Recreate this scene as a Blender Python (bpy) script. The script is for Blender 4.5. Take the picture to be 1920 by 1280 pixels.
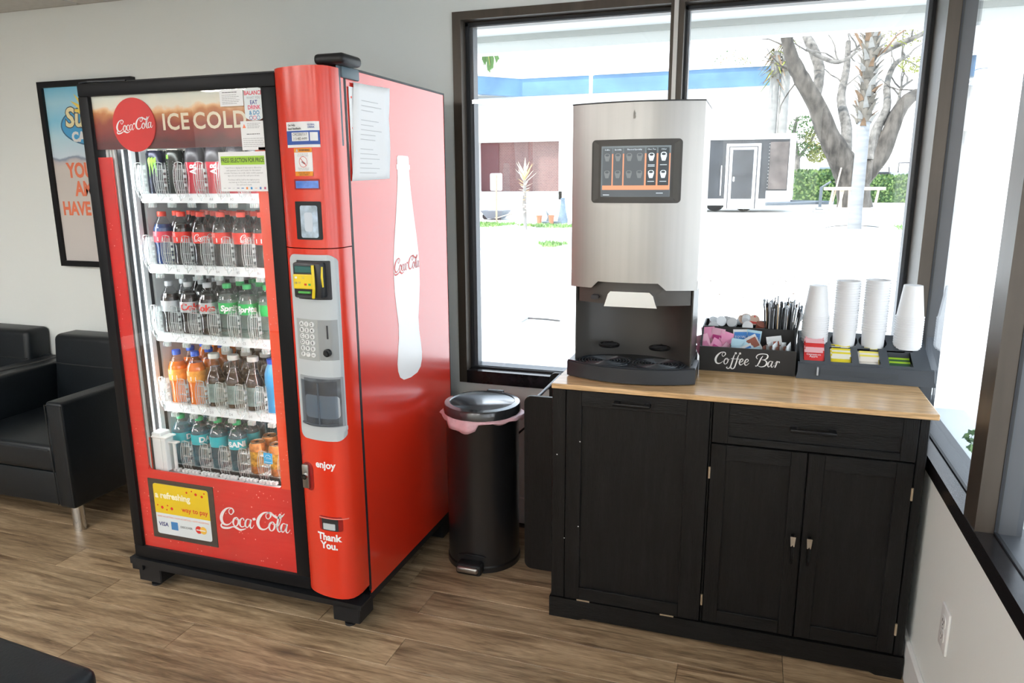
import bpy, bmesh, math, random
from mathutils import Vector, Matrix
R = math.radians
random.seed(7)
for o in list(bpy.data.objects):
    bpy.data.objects.remove(o, do_unlink=True)
SC = bpy.context.scene
COL = SC.collection

# ------------------------------------------------------------------ camera
cam_d = bpy.data.cameras.new('camera')
cam_d.sensor_width = 36.0
cam_d.lens = 1364.54 * 36.0 / 1920.0
cam_d.clip_start = 0.05
cam_d.clip_end = 400
cam = bpy.data.objects.new('camera', cam_d)
COL.objects.link(cam)
_y, _p, _r = R(18.4682), R(-12.2955), R(-0.3343)
_f = Vector((-math.sin(_y) * math.cos(_p), math.cos(_y) * math.cos(_p), math.sin(_p)))
_rt = Vector((math.cos(_y), math.sin(_y), 0))
_up = _rt.cross(_f)
_r2 = _rt * math.cos(_r) + _up * math.sin(_r)
_u2 = -_rt * math.sin(_r) + _up * math.cos(_r)
_m = Matrix((_r2, _u2, -_f)).transposed().to_4x4()
_m.translation = Vector((1.1886, -2.8809, 1.4901))
cam.matrix_world = _m
SC.camera = cam

# ------------------------------------------------------------------ light and exposure
SC.view_settings.view_transform = 'Standard'
SC.view_settings.look = 'None'
SC.view_settings.gamma = 1
SC.view_settings.use_curve_mapping = False
SC.view_settings.exposure = 0.62
W = bpy.data.worlds.new('sky')
SC.world = W
W.use_nodes = True
nt = W.node_tree
bg = nt.nodes['Background']
tc = nt.nodes.new('ShaderNodeTexCoord')
sx = nt.nodes.new('ShaderNodeSeparateXYZ')
mr = nt.nodes.new('ShaderNodeMapRange')
mx = nt.nodes.new('ShaderNodeMix'); mx.data_type = 'RGBA'
nt.links.new(tc.outputs['Generated'], sx.inputs[0])
nt.links.new(sx.outputs['Z'], mr.inputs['Value'])
mr.inputs['From Min'].default_value = 0.0
mr.inputs['From Max'].default_value = 0.7
nt.links.new(mr.outputs['Result'], mx.inputs['Factor'])
mx.inputs['A'].default_value = (0.95, 0.98, 1.0, 1)
mx.inputs['B'].default_value = (0.62, 0.80, 1.0, 1)
nt.links.new(mx.outputs['Result'], bg.inputs['Color'])
SKY = 2.3
bg.inputs['Strength'].default_value = SKY
sun_d = bpy.data.lights.new('sun', 'SUN')
sun_d.energy = 4.2
sun_d.angle = R(0.6)
sun_d.color = (1.0, 0.96, 0.9)
sun = bpy.data.objects.new('sun', sun_d)
COL.objects.link(sun)
sun.rotation_euler = Vector((0.45, 0.50, -0.95)).to_track_quat('-Z', 'Y').to_euler()
FILL_POWER = 23.0      # unseen fill lamps added as ceiling troffers
LED_POWER = 26.0         # strips inside the drinks machine

# ------------------------------------------------------------------ materials
MATS = {}
def mat(name, col, rough=0.5, metal=0.0, spec=0.5, emit=None, estr=0.0, noise=None, bump=None, coat=0.0, coatr=0.1, aniso=0.0, sheen=0.0):
    """principled material; noise=(scale, amount, (sx,sy,sz)) modulates colour, bump=(scale, strength, (sx,sy,sz))"""
    if name in MATS:
        return MATS[name]
    m = bpy.data.materials.new(name)
    m.use_nodes = True
    n, l = m.node_tree.nodes, m.node_tree.links
    b = n['Principled BSDF']
    b.inputs['Base Color'].default_value = (*col, 1)
    b.inputs['Roughness'].default_value = rough
    b.inputs['Metallic'].default_value = metal
    b.inputs['Specular IOR Level'].default_value = spec
    b.inputs['Coat Weight'].default_value = coat
    b.inputs['Coat Roughness'].default_value = coatr
    b.inputs['Anisotropic'].default_value = aniso
    if emit:
        b.inputs['Emission Color'].default_value = (*emit, 1)
        b.inputs['Emission Strength'].default_value = estr
    if noise or bump:
        t = n.new('ShaderNodeTexCoord')
        for k, spec_ in (('n', noise), ('b', bump)):
            if not spec_:
                continue
            sc, amt = spec_[0], spec_[1]
            st = spec_[2] if len(spec_) > 2 else (1, 1, 1)
            mp = n.new('ShaderNodeMapping')
            mp.inputs['Scale'].default_value = st
            l.new(t.outputs['Object'], mp.inputs['Vector'])
            nz = n.new('ShaderNodeTexNoise')
            nz.inputs['Scale'].default_value = sc
            nz.inputs['Detail'].default_value = 4
            l.new(mp.outputs[0], nz.inputs['Vector'])
            if k == 'n':
                mxx = n.new('ShaderNodeMix'); mxx.data_type = 'RGBA'
                mrr = n.new('ShaderNodeMapRange')
                mrr.inputs['From Min'].default_value = 0.3
                mrr.inputs['From Max'].default_value = 0.7
                l.new(nz.outputs['Fac'], mrr.inputs['Value'])
                l.new(mrr.outputs[0], mxx.inputs['Factor'])
                mxx.inputs['A'].default_value = (*[c * (1 - amt) for c in col], 1)
                mxx.inputs['B'].default_value = (*[min(1, c * (1 + amt)) for c in col], 1)
                l.new(mxx.outputs['Result'], b.inputs['Base Color'])
            else:
                bp = n.new('ShaderNodeBump')
                bp.inputs['Strength'].default_value = amt
                bp.inputs['Distance'].default_value = 0.002
                l.new(nz.outputs['Fac'], bp.inputs['Height'])
                l.new(bp.outputs[0], b.inputs['Normal'])
    MATS[name] = m
    return m

def clear(name, tint=(1, 1, 1), body=0.0, bodycol=(0.9, 0.95, 0.95), f0=0.04, rough=0.0, gain=1.0):
    """thin clear sheet: transparent + Schlick reflection (+ a little milky body)"""
    if name in MATS:
        return MATS[name]
    m = bpy.data.materials.new(name)
    m.use_nodes = True
    n, l = m.node_tree.nodes, m.node_tree.links
    n.clear()
    out = n.new('ShaderNodeOutputMaterial')
    tr = n.new('ShaderNodeBsdfTransparent'); tr.inputs[0].default_value = (*tint, 1)
    gl = n.new('ShaderNodeBsdfGlossy'); gl.inputs['Roughness'].default_value = rough
    gl.inputs['Color'].default_value = (1, 1, 1, 1)
    lw = n.new('ShaderNodeLayerWeight'); lw.inputs['Blend'].default_value = 0.5
    pw = n.new('ShaderNodeMath'); pw.operation = 'POWER'; pw.inputs[1].default_value = 5
    ml = n.new('ShaderNodeMath'); ml.operation = 'MULTIPLY_ADD'
    ml.inputs[1].default_value = (1 - f0) * gain; ml.inputs[2].default_value = f0 * gain
    ml.use_clamp = True
    l.new(lw.outputs['Facing'], pw.inputs[0]); l.new(pw.outputs[0], ml.inputs[0])
    mix = n.new('ShaderNodeMixShader')
    l.new(ml.outputs[0], mix.inputs[0])
    src = tr.outputs[0]
    if body > 0:
        df = n.new('ShaderNodeBsdfDiffuse'); df.inputs[0].default_value = (*bodycol, 1)
        tl = n.new('ShaderNodeBsdfTranslucent'); tl.inputs[0].default_value = (*bodycol, 1)
        ad = n.new('ShaderNodeMixShader'); ad.inputs[0].default_value = 0.5
        l.new(df.outputs[0], ad.inputs[1]); l.new(tl.outputs[0], ad.inputs[2])
        m2 = n.new('ShaderNodeMixShader'); m2.inputs[0].default_value = body
        l.new(tr.outputs[0], m2.inputs[1]); l.new(ad.outputs[0], m2.inputs[2])
        src = m2.outputs[0]
    l.new(src, mix.inputs[1]); l.new(gl.outputs[0], mix.inputs[2])
    l.new(mix.outputs[0], out.inputs['Surface'])
    MATS[name] = m
    return m

def wood(name, c1, c2, c3, scale=(1.2, 14, 14), rough=0.5, bump=0.15, knots=False, perobj=True, ring=5.0, bands=0.0):
    if name in MATS:
        return MATS[name]
    m = bpy.data.materials.new(name); m.use_nodes = True
    n, l = m.node_tree.nodes, m.node_tree.links
    b = n['Principled BSDF']; b.inputs['Roughness'].default_value = rough
    t = n.new('ShaderNodeTexCoord')
    oi = n.new('ShaderNodeObjectInfo')
    add = n.new('ShaderNodeVectorMath'); add.operation = 'ADD'
    sc = n.new('ShaderNodeVectorMath'); sc.operation = 'SCALE'
    cb = n.new('ShaderNodeCombineXYZ')
    l.new(oi.outputs['Random'], cb.inputs[0]); l.new(oi.outputs['Random'], cb.inputs[1]); l.new(oi.outputs['Random'], cb.inputs[2])
    l.new(cb.outputs[0], sc.inputs[0]); sc.inputs['Scale'].default_value = 37.0 if perobj else 0.0
    l.new(t.outputs['Object'], add.inputs[0]); l.new(sc.outputs[0], add.inputs[1])
    mp = n.new('ShaderNodeMapping'); mp.inputs['Scale'].default_value = scale
    l.new(add.outputs[0], mp.inputs[0])
    nz = n.new('ShaderNodeTexNoise'); nz.inputs['Scale'].default_value = ring; nz.inputs['Detail'].default_value = 7
    nz.inputs['Roughness'].default_value = 0.62; nz.inputs['Distortion'].default_value = 0.6
    l.new(mp.outputs[0], nz.inputs['Vector'])
    cr = n.new('ShaderNodeValToRGB')
    e = cr.color_ramp.elements
    e[0].position = 0.30; e[0].color = (*c1, 1)
    e[1].position = 0.72; e[1].color = (*c3, 1)
    k = cr.color_ramp.elements.new(0.5); k.color = (*c2, 1)
    l.new(nz.outputs['Fac'], cr.inputs[0])
    colo = cr.outputs[0]
    # fine pores
    mp2 = n.new('ShaderNodeMapping'); mp2.inputs['Scale'].default_value = (scale[0] * 6, scale[1] * 9, scale[2] * 9)
    l.new(add.outputs[0], mp2.inputs[0])
    nz2 = n.new('ShaderNodeTexNoise'); nz2.inputs['Scale'].default_value = ring; nz2.inputs['Detail'].default_value = 3
    l.new(mp2.outputs[0], nz2.inputs['Vector'])
    mm = n.new('ShaderNodeMix'); mm.data_type = 'RGBA'; mm.blend_type = 'MULTIPLY'
    mr2 = n.new('ShaderNodeMapRange'); mr2.inputs['From Min'].default_value = 0.35; mr2.inputs['From Max'].default_value = 0.6
    mr2.inputs['To Min'].default_value = 0.72; mr2.inputs['To Max'].default_value = 1.05
    l.new(nz2.outputs['Fac'], mr2.inputs[0])
    cb2 = n.new('ShaderNodeCombineColor')
    for i in range(3):
        l.new(mr2.outputs[0], cb2.inputs[i])
    mm.inputs['Factor'].default_value = 1.0
    l.new(colo, mm.inputs['A']); l.new(cb2.outputs[0], mm.inputs['B'])
    colo = mm.outputs['Result']
    if knots:
        vo = n.new('ShaderNodeTexVoronoi'); vo.inputs['Scale'].default_value = 1.0
        mp3 = n.new('ShaderNodeMapping'); mp3.inputs['Scale'].default_value = (2.6, 7.5, 1.0)
        l.new(add.outputs[0], mp3.inputs[0]); l.new(mp3.outputs[0], vo.inputs['Vector'])
        kr = n.new('ShaderNodeMapRange'); kr.inputs['From Min'].default_value = 0.04; kr.inputs['From Max'].default_value = 0.22
        kr.inputs['To Min'].default_value = 1.0; kr.inputs['To Max'].default_value = 0.0
        l.new(vo.outputs['Distance'], kr.inputs[0])
        gt = n.new('ShaderNodeMath'); gt.operation = 'MULTIPLY'
        cmp_ = n.new('ShaderNodeSeparateColor'); l.new(vo.outputs['Color'], cmp_.inputs[0])
        th = n.new('ShaderNodeMath'); th.operation = 'GREATER_THAN'; th.inputs[1].default_value = 0.62
        l.new(cmp_.outputs[0], th.inputs[0]); l.new(kr.outputs[0], gt.inputs[0]); l.new(th.outputs[0], gt.inputs[1])
        mk = n.new('ShaderNodeMix'); mk.data_type = 'RGBA'
        g2 = n.new('ShaderNodeMath'); g2.operation = 'MULTIPLY'; g2.inputs[1].default_value = 0.75
        l.new(gt.outputs[0], g2.inputs[0]); l.new(g2.outputs[0], mk.inputs['Factor'])
        l.new(colo, mk.inputs['A']); mk.inputs['B'].default_value = (c1[0] * .45, c1[1] * .42, c1[2] * .4, 1)
        colo = mk.outputs['Result']
        hs = n.new('ShaderNodeHueSaturation')
        mrv = n.new('ShaderNodeMapRange'); mrv.inputs['To Min'].default_value = 0.86; mrv.inputs['To Max'].default_value = 1.14
        l.new(oi.outputs['Random'], mrv.inputs[0]); l.new(mrv.outputs[0], hs.inputs['Value']); l.new(colo, hs.inputs['Color'])
        colo = hs.outputs[0]
    l.new(colo, b.inputs['Base Color'])
    if bump:
        bp = n.new('ShaderNodeBump'); bp.inputs['Strength'].default_value = bump; bp.inputs['Distance'].default_value = 0.002
        l.new(nz2.outputs['Fac'], bp.inputs['Height']); l.new(bp.outputs[0], b.inputs['Normal'])
    MATS[name] = m
    return m

def ramp_mat(name, stops, axis='Z', lo=0.0, hi=1.0, rough=0.4, wob=0.0, wscale=10.0, spec=0.5, vor=None):
    """flat print: colour ramp along an object-space axis with wobble"""
    if name in MATS:
        return MATS[name]
    m = bpy.data.materials.new(name); m.use_nodes = True
    n, l = m.node_tree.nodes, m.node_tree.links
    b = n['Principled BSDF']; b.inputs['Roughness'].default_value = rough; b.inputs['Specular IOR Level'].default_value = spec
    t = n.new('ShaderNodeTexCoord'); s = n.new('ShaderNodeSeparateXYZ')
    l.new(t.outputs['Object'], s.inputs[0])
    v = s.outputs[axis]
    if wob:
        nz = n.new('ShaderNodeTexNoise'); nz.inputs['Scale'].default_value = wscale; nz.inputs['Detail'].default_value = 3
        l.new(t.outputs['Object'], nz.inputs['Vector'])
        ma = n.new('ShaderNodeMath'); ma.operation = 'MULTIPLY_ADD'
        ma.inputs[1].default_value = wob * 2
        l.new(nz.outputs['Fac'], ma.inputs[0]); l.new(v, ma.inputs[2])
        sb = n.new('ShaderNodeMath'); sb.operation = 'SUBTRACT'; sb.inputs[1].default_value = wob
        l.new(ma.outputs[0], sb.inputs[0]); v = sb.outputs[0]
    if vor:
        vn = n.new('ShaderNodeTexVoronoi'); vn.inputs['Scale'].default_value = vor[0]
        l.new(t.outputs['Object'], vn.inputs['Vector'])
        ma = n.new('ShaderNodeMath'); ma.operation = 'MULTIPLY_ADD'; ma.inputs[1].default_value = vor[1]
        l.new(vn.outputs['Distance'], ma.inputs[0]); l.new(v, ma.inputs[2]); v = ma.outputs[0]
    mr_ = n.new('ShaderNodeMapRange'); mr_.inputs['From Min'].default_value = lo; mr_.inputs['From Max'].default_value = hi
    l.new(v, mr_.inputs[0])
    cr = n.new('ShaderNodeValToRGB'); els = cr.color_ramp.elements
    els[0].position = stops[0][0]; els[0].color = (*stops[0][1], 1)
    els[1].position = stops[-1][0]; els[1].color = (*stops[-1][1], 1)
    for p, c in stops[1:-1]:
        e = els.new(p); e.color = (*c, 1)
    l.new(mr_.outputs[0], cr.inputs[0]); l.new(cr.outputs[0], b.inputs['Base Color'])
    MATS[name] = m
    return m

M_wall = mat('wall_paint', (0.83, 0.865, 0.85), 0.55, noise=(0.8, 0.02), bump=(60, 0.08))
M_white = mat('white_trim', (0.82, 0.83, 0.83), 0.4)
M_ceil = mat('ceiling_tile', (0.62, 0.61, 0.58), 0.9, noise=(40, 0.05), bump=(120, 0.3))
M_bronze = mat('bronze_aluminium', (0.075, 0.06, 0.047), 0.36, metal=0.35, noise=(30, 0.12, (1, 1, .1)))
M_gasket = mat('rubber_gasket', (0.012, 0.014, 0.018), 0.5)
M_greyal = mat('grey_aluminium', (0.10, 0.11, 0.125), 0.38, metal=0.3)
M_black = mat('black_paint', (0.007, 0.007, 0.008), 0.4, spec=.3)
M_blackp = mat('black_plastic', (0.011, 0.012, 0.014), 0.42, spec=.35, noise=(60, 0.1))
M_red = mat('red_enamel', (0.72, 0.036, 0.012), 0.27, spec=0.5, coat=0.6, coatr=0.22)
M_redside = mat('red_side_enamel', (0.70, 0.026, 0.007), 0.34, coat=1.0, coatr=0.16)
M_paper = mat('white_paper', (0.82, 0.83, 0.84), 0.7)
M_print = mat('white_print', (0.86, 0.86, 0.86), 0.4)
M_ink = mat('dark_ink', (0.03, 0.03, 0.035), 0.6)
M_inkgrey = mat('grey_ink', (0.28, 0.28, 0.30), 0.6)
M_chrome = mat('chrome', (0.75, 0.76, 0.77), 0.12, metal=1.0)
M_steel = mat('brushed_steel', (0.42, 0.41, 0.395), 0.34, metal=1.0, bump=(90, 0.05, (1, 1, .02)), noise=(9, 0.06, (4, 1, .02)))
M_grey = mat('grey_plastic', (0.50, 0.54, 0.56), 0.38)
M_liner = mat('white_liner', (0.72, 0.76, 0.76), 0.45)
M_leather = mat('black_leather', (0.006, 0.009, 0.012), 0.42, spec=.4, bump=(140, 0.25), noise=(20, 0.15))
M_glass = clear('window_glass')
M_clip = clear('clear_plastic', tint=(0.95, 0.97, 0.97), body=0.03, bodycol=(.85,.92,.92), f0=0.08, rough=0.06, gain=1.2)
M_clipe = clear('clear_plastic_edge', tint=(0.9, 0.94, 0.94), body=0.55, bodycol=(.88,.94,.94), f0=0.22, rough=0.1, gain=1.3)
M_led = mat('led_tube', (1, 1, 1), 0.4, emit=(0.93, 0.98, 1.0), estr=LED_POWER)
M_fill_panel = mat('fill_light_panel', (1, 1, 1), 0.5, emit=(1.0, 0.985, 0.96), estr=FILL_POWER)

# ------------------------------------------------------------------ geometry helpers
def wloc(o):
    v = Vector((0, 0, 0))
    while o is not None:
        v += o.location
        o = o.parent
    return v

class MB:
    def __init__(s):
        s.v = []; s.f = []; s.mi = []; s.cur = 0
    def m(s, i):
        s.cur = i; return s
    def add(s, vs, fs):
        k = len(s.v)
        s.v += [tuple(p) for p in vs]
        s.f += [tuple(i + k for i in f) for f in fs]
        s.mi += [s.cur] * len(fs)
        return s
    def quad(s, a, b, c, d):
        return s.add([a, b, c, d], [(0, 1, 2, 3)])
    def box(s, x0, x1, y0, y1, z0, z1):
        if x0 > x1: x0, x1 = x1, x0
        if y0 > y1: y0, y1 = y1, y0
        if z0 > z1: z0, z1 = z1, z0
        v = [(x0, y0, z0), (x1, y0, z0), (x1, y1, z0), (x0, y1, z0), (x0, y0, z1), (x1, y0, z1), (x1, y1, z1), (x0, y1, z1)]
        return s.add(v, [(0, 3, 2, 1), (4, 5, 6, 7), (0, 1, 5, 4), (1, 2, 6, 5), (2, 3, 7, 6), (3, 0, 4, 7)])
    def rbox(s, x0, x1, y0, y1, z0, z1, r=0.01, seg=2):
        bm = bmesh.new()
        bmesh.ops.create_cube(bm, size=1)
        bmesh.ops.scale(bm, vec=(abs(x1 - x0), abs(y1 - y0), abs(z1 - z0)), verts=bm.verts)
        bmesh.ops.translate(bm, vec=((x0 + x1) / 2, (y0 + y1) / 2, (z0 + z1) / 2), verts=bm.verts)
        bmesh.ops.bevel(bm, geom=bm.edges[:], offset=r, segments=seg, profile=0.5, affect='EDGES')
        return s.bm(bm)
    def bm(s, bm):
        bm.verts.index_update()
        s.add([v.co[:] for v in bm.verts], [[v.index for v in f.verts] for f in bm.faces])
        bm.free()
        return s
    def prism(s, poly, axis, a, b):
        """extrude a 2D polygon along axis between a and b. axis 'x': poly=(y,z); 'y': (x,z); 'z': (x,y)"""
        def P(p, t):
            return {'x': (t, p[0], p[1]), 'y': (p[0], t, p[1]), 'z': (p[0], p[1], t)}[axis]
        n = len(poly)
        vs = [P(p, a) for p in poly] + [P(p, b) for p in poly]
        ar = sum(poly[i][0] * poly[(i + 1) % n][1] - poly[(i + 1) % n][0] * poly[i][1] for i in range(n))
        flip = (ar > 0) != (axis == 'y')
        if a > b: flip = not flip
        fs = [tuple(range(n)), tuple(range(2 * n - 1, n - 1, -1))] + [(i, i + n, (i + 1) % n + n, (i + 1) % n) for i in range(n)]
        if flip:
            fs = [tuple(reversed(f)) for f in fs]
        return s.add(vs, fs)
    def lathe(s, prof, c=(0, 0, 0), n=20, axis='z', cap=True):
        k = []
        for r, h in prof:
            for i in range(n):
                a = 2 * math.pi * i / n
                x, y = r * math.cos(a), r * math.sin(a)
                p = {'z': (x, y, h), 'y': (x, h, -y), 'x': (h, x, y)}[axis]
                k.append((p[0] + c[0], p[1] + c[1], p[2] + c[2]))
        fs = []
        for j in range(len(prof) - 1):
            for i in range(n):
                a, b2 = j * n + i, j * n + (i + 1) % n
                fs.append((a, b2, b2 + n, a + n))
        if cap:
            fs.append(tuple(range(n - 1, -1, -1)))
            fs.append(tuple(range((len(prof) - 1) * n, len(prof) * n)))
        return s.add(k, fs)
    def cyl(s, c, r, h, axis='z', n=20, r2=None):
        return s.lathe([(r, 0), (r2 if r2 is not None else r, h)], c, n, axis)
    def tube(s, pts, rad, n=8, cap=True):
        pts = [Vector(p) for p in pts]
        rs = rad if isinstance(rad, (list, tuple)) else [rad] * len(pts)
        rings = []
        nrm = None
        for i, p in enumerate(pts):
            d = (pts[min(i + 1, len(pts) - 1)] - pts[max(i - 1, 0)]).normalized()
            if nrm is None:
                nrm = d.orthogonal().normalized()
            nrm = (nrm - d * nrm.dot(d))
            nrm = nrm.normalized() if nrm.length > 1e-6 else d.orthogonal().normalized()
            bn = d.cross(nrm)
            rings += [p + (nrm * math.cos(2 * math.pi * k / n) + bn * math.sin(2 * math.pi * k / n)) * rs[i] for k in range(n)]
        fs = []
        for j in range(len(pts) - 1):
            for i in range(n):
                a, b2 = j * n + i, j * n + (i + 1) % n
                fs.append((a, b2, b2 + n, a + n))
        if cap:
            fs.append(tuple(range(n - 1, -1, -1)))
            fs.append(tuple(range((len(pts) - 1) * n, len(pts) * n)))
        return s.add(rings, fs)
    def xf(s, M):
        s.v = [tuple(M @ Vector(p)) for p in s.v]
        return s
    def bend(s, fn):
        s.v = [tuple(fn(p)) for p in s.v]
        return s
    def build(s, name, mats, parent=None, local=False, smooth=False, kind=None, loc=None):
        me = bpy.data.meshes.new(name)
        off = Vector((0, 0, 0)) if (local or parent is None) else wloc(parent)
        if loc is not None:
            off = Vector(loc)
        me.from_pydata([tuple(Vector(p) - off) for p in s.v], [], s.f)
        if not isinstance(mats, (list, tuple)):
            mats = [mats]
        for m_ in mats:
            me.materials.append(m_)
        if len(mats) > 1:
            me.polygons.foreach_set('material_index', s.mi)
        if smooth:
            for p in me.polygons:
                p.use_smooth = True
            try:
                me.set_sharp_from_angle(angle=R(smooth if smooth > 1 else 35))
            except Exception:
                pass
        me.update()
        o = bpy.data.objects.new(name, me)
        COL.objects.link(o)
        if parent is not None:
            o.parent = parent
        elif loc is not None:
            o.location = loc
        if kind:
            o['kind'] = kind
        return o

def thing(name, label, cat, loc=(0, 0, 0), rz=0.0, group=None):
    o = bpy.data.objects.new(name, None)
    o.empty_display_size = 0.05
    COL.objects.link(o)
    o.location = loc
    o.rotation_euler = (0, 0, rz)
    return tag(o, label, cat, group)
def tag(o, label, cat, group=None, kind=None):
    o['label'] = label
    o['category'] = cat
    if group: o['group'] = group
    if kind: o['kind'] = kind
    return o
def struct(o, label=None):
    o['kind'] = 'structure'
    if label: o['label'] = label
    return o
def kids(o):
    return [c for c in bpy.data.objects if c.parent is o]
def copy_tree(o, parent=None):
    c = o.copy()
    COL.objects.link(c)
    c.parent = parent
    for ch in CH.get(o.name, []):
        copy_tree(ch, c)
    return c
CH = {}
def remember(o):
    """cache the children of a finished thing for fast copying"""
    ks = list(o.children)
    CH[o.name] = ks
    for k in ks:
        remember(k)
    return o

# ---- lettering
_fc = bpy.data.curves.new('lettering_tmp', 'FONT')
_fo = bpy.data.objects.new('lettering_tmp', _fc)
def text_mesh(body, size=0.05, align='CENTER', bold=0.0, sx_=1.0, shear=0.0, spacing=1.0, depth=0.0, res=3, line=1.0):
    """2D (x right, y up) lettering verts/faces"""
    _fc.body = body; _fc.size = 1.0; _fc.align_x = align; _fc.align_y = 'CENTER'
    _fc.offset = bold; _fc.resolution_u = res; _fc.space_character = spacing; _fc.shear = shear; _fc.space_line = line
    _fc.extrude = 0.0; _fc.fill_mode = 'FRONT'
    if _fo.name not in COL.objects:
        COL.objects.link(_fo)
    dg = bpy.context.evaluated_depsgraph_get()
    dg.update()
    me = _fo.evaluated_get(dg).to_mesh()
    vs = [(v.co.x * size * sx_, v.co.y * size) for v in me.vertices]
    fs = [tuple(p.vertices) for p in me.polygons]
    _fo.evaluated_get(dg).to_mesh_clear()
    return vs, fs
def map2(vs, origin, face='-y', rot=0.0):
    """put 2D points on a plane: '-y' faces the room, '+x' faces right, '+z' faces up"""
    ca, sa = math.cos(rot), math.sin(rot)
    out = []
    for x, y in vs:
        x, y = x * ca - y * sa, x * sa + y * ca
        if face == '-y': p = (origin[0] + x, origin[1], origin[2] + y)
        elif face == '+x': p = (origin[0], origin[1] + x, origin[2] + y)
        elif face == '-x': p = (origin[0], origin[1] - x, origin[2] + y)
        else: p = (origin[0] + x, origin[1] + y, origin[2])
        out.append(p)
    return out
def letters(name, body, origin, size, m, parent, face='-y', rot=0.0, bendf=None, **k):
    vs, fs = text_mesh(body, size, **k)
    mb = MB(); mb.add(map2(vs, origin, face, rot), fs)
    if bendf: mb.bend(bendf)
    return mb.build(name, m, parent)

# calligraphic strokes: each stroke is a list of (x, y, width)
def cr_spline(pts, n=7):
    P = [pts[0]] + list(pts) + [pts[-1]]
    out = []
    for i in range(1, len(P) - 2):
        for k in range(n):
            t = k / n
            out.append(tuple(0.5 * ((2 * P[i][j]) + (-P[i - 1][j] + P[i + 1][j]) * t + (2 * P[i - 1][j] - 5 * P[i][j] + 4 * P[i + 1][j] - P[i + 2][j]) * t * t + (-P[i - 1][j] + 3 * P[i][j] - 3 * P[i + 1][j] + P[i + 2][j]) * t ** 3) for j in range(3)))
    out.append(tuple(P[-2]))
    return out
def stroke_mesh(strokes, sc=1.0, wmul=1.0):
    vs, fs = [], []
    for st in strokes:
        p = cr_spline(st)
        k = len(vs)
        for i in range(len(p)):
            a, b = p[max(i - 1, 0)], p[min(i + 1, len(p) - 1)]
            dx, dy = b[0] - a[0], b[1] - a[1]
            L = math.hypot(dx, dy) or 1
            w = max(p[i][2] * wmul, 0.004) / 2
            vs.append(((p[i][0] - dy / L * w) * sc, (p[i][1] + dx / L * w) * sc))
            vs.append(((p[i][0] + dy / L * w) * sc, (p[i][1] - dx / L * w) * sc))
        for i in range(len(p) - 1):
            fs.append((k + 2 * i, k + 2 * i + 1, k + 2 * i + 3, k + 2 * i + 2))
    return vs, fs
def sh(st, dx, dy=0.0, s=1.0):
    return [[(x * s + dx, y * s + dy, w * s) for x, y, w in q] for q in st]
G_C = [[(.92, .70, .05), (.99, .82, .09), (.93, .95, .07), (.78, .98, .05), (.55, .90, .09), (.30, .66, .16), (.17, .36, .19), (.24, .10, .15), (.44, .02, .09), (.66, .10, .05), (.80, .24, .03)],
       [(.92, .70, .05), (.80, .62, .05), (.70, .72, .05), (.74, .88, .04), (.90, .96, .03)]]
G_o = [[(.30, .50, .05), (.16, .42, .09), (.06, .22, .11), (.10, .04, .08), (.22, .02, .05), (.35, .16, .09), (.40, .36, .10), (.30, .50, .05), (.24, .40, .03), (.40, .36, .03), (.52, .42, .03)]]
G_c = [[(.36, .38, .08), (.34, .48, .06), (.24, .48, .05), (.12, .34, .10), (.08, .14, .11), (.16, .02, .07), (.32, .06, .04), (.46, .20, .03)]]
G_a = [[(.38, .46, .05), (.24, .48, .05), (.12, .34, .10), (.07, .14, .11), (.14, .02, .07), (.26, .10, .04), (.42, .42, .04)],
       [(.46, .48, .10), (.38, .26, .11), (.36, .08, .09), (.42, .01, .06), (.52, .08, .03), (.60, .20, .03)]]
G_l = [[(.06, .14, .03), (.26, .42, .04), (.40, .76, .05), (.40, .94, .06), (.32, .92, .06), (.20, .60, .11), (.12, .24, .12), (.16, .04, .08), (.26, .02, .05), (.38, .16, .03)]]
COLA = (G_C + sh(G_o, .82) + sh(G_c, 1.20) + sh(G_a, 1.54)
        + [[(.20, .10, .05), (.10, -.06, .10), (.22, -.16, .12), (.55, -.14, .10), (.85, -.04, .06), (1.05, -.08, .13), (1.28, -.16, .10), (1.62, -.06, .03)]]
        + [[(2.10, .50, .12), (2.18, .52, .13), (2.27, .55, .12)]]
        + sh(G_C, 2.22, 0) + sh(G_o, 2.98) + sh(G_l, 3.40) + sh(G_a, 3.66)
        + [[(3.00, .90, .05), (3.18, .98, .09), (3.36, .86, .13), (3.58, .76, .13), (3.82, .82, .09), (4.04, 1.02, .02)]])
def cola_script(name, origin, width, m, parent, face='-y', rot=0.0, bendf=None):
    vs, fs = stroke_mesh(COLA, 1.0)
    s = width / 4.2
    vs = [((x - 2.12) * s, (y - .40) * s) for x, y in vs]
    mb = MB(); mb.add(map2(vs, origin, face, rot), fs)
    if bendf: mb.bend(bendf)
    return mb.build(name, m, parent)
def rrect(x0, x1, z0, z1, r, n=5):
    pts = []
    for cx, cz, a0 in ((x1 - r, z1 - r, 0), (x0 + r, z1 - r, 90), (x0 + r, z0 + r, 180), (x1 - r, z0 + r, 270)):
        for k in range(n + 1):
            a = R(a0 + 90 * k / n)
            pts.append((cx + r * math.cos(a), cz + r * math.sin(a)))
    return pts
def disc(cx, cz, rx, rz, n=32):
    return [(cx + rx * math.cos(2 * math.pi * k / n), cz + rz * math.sin(2 * math.pi * k / n)) for k in range(n)]
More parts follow.
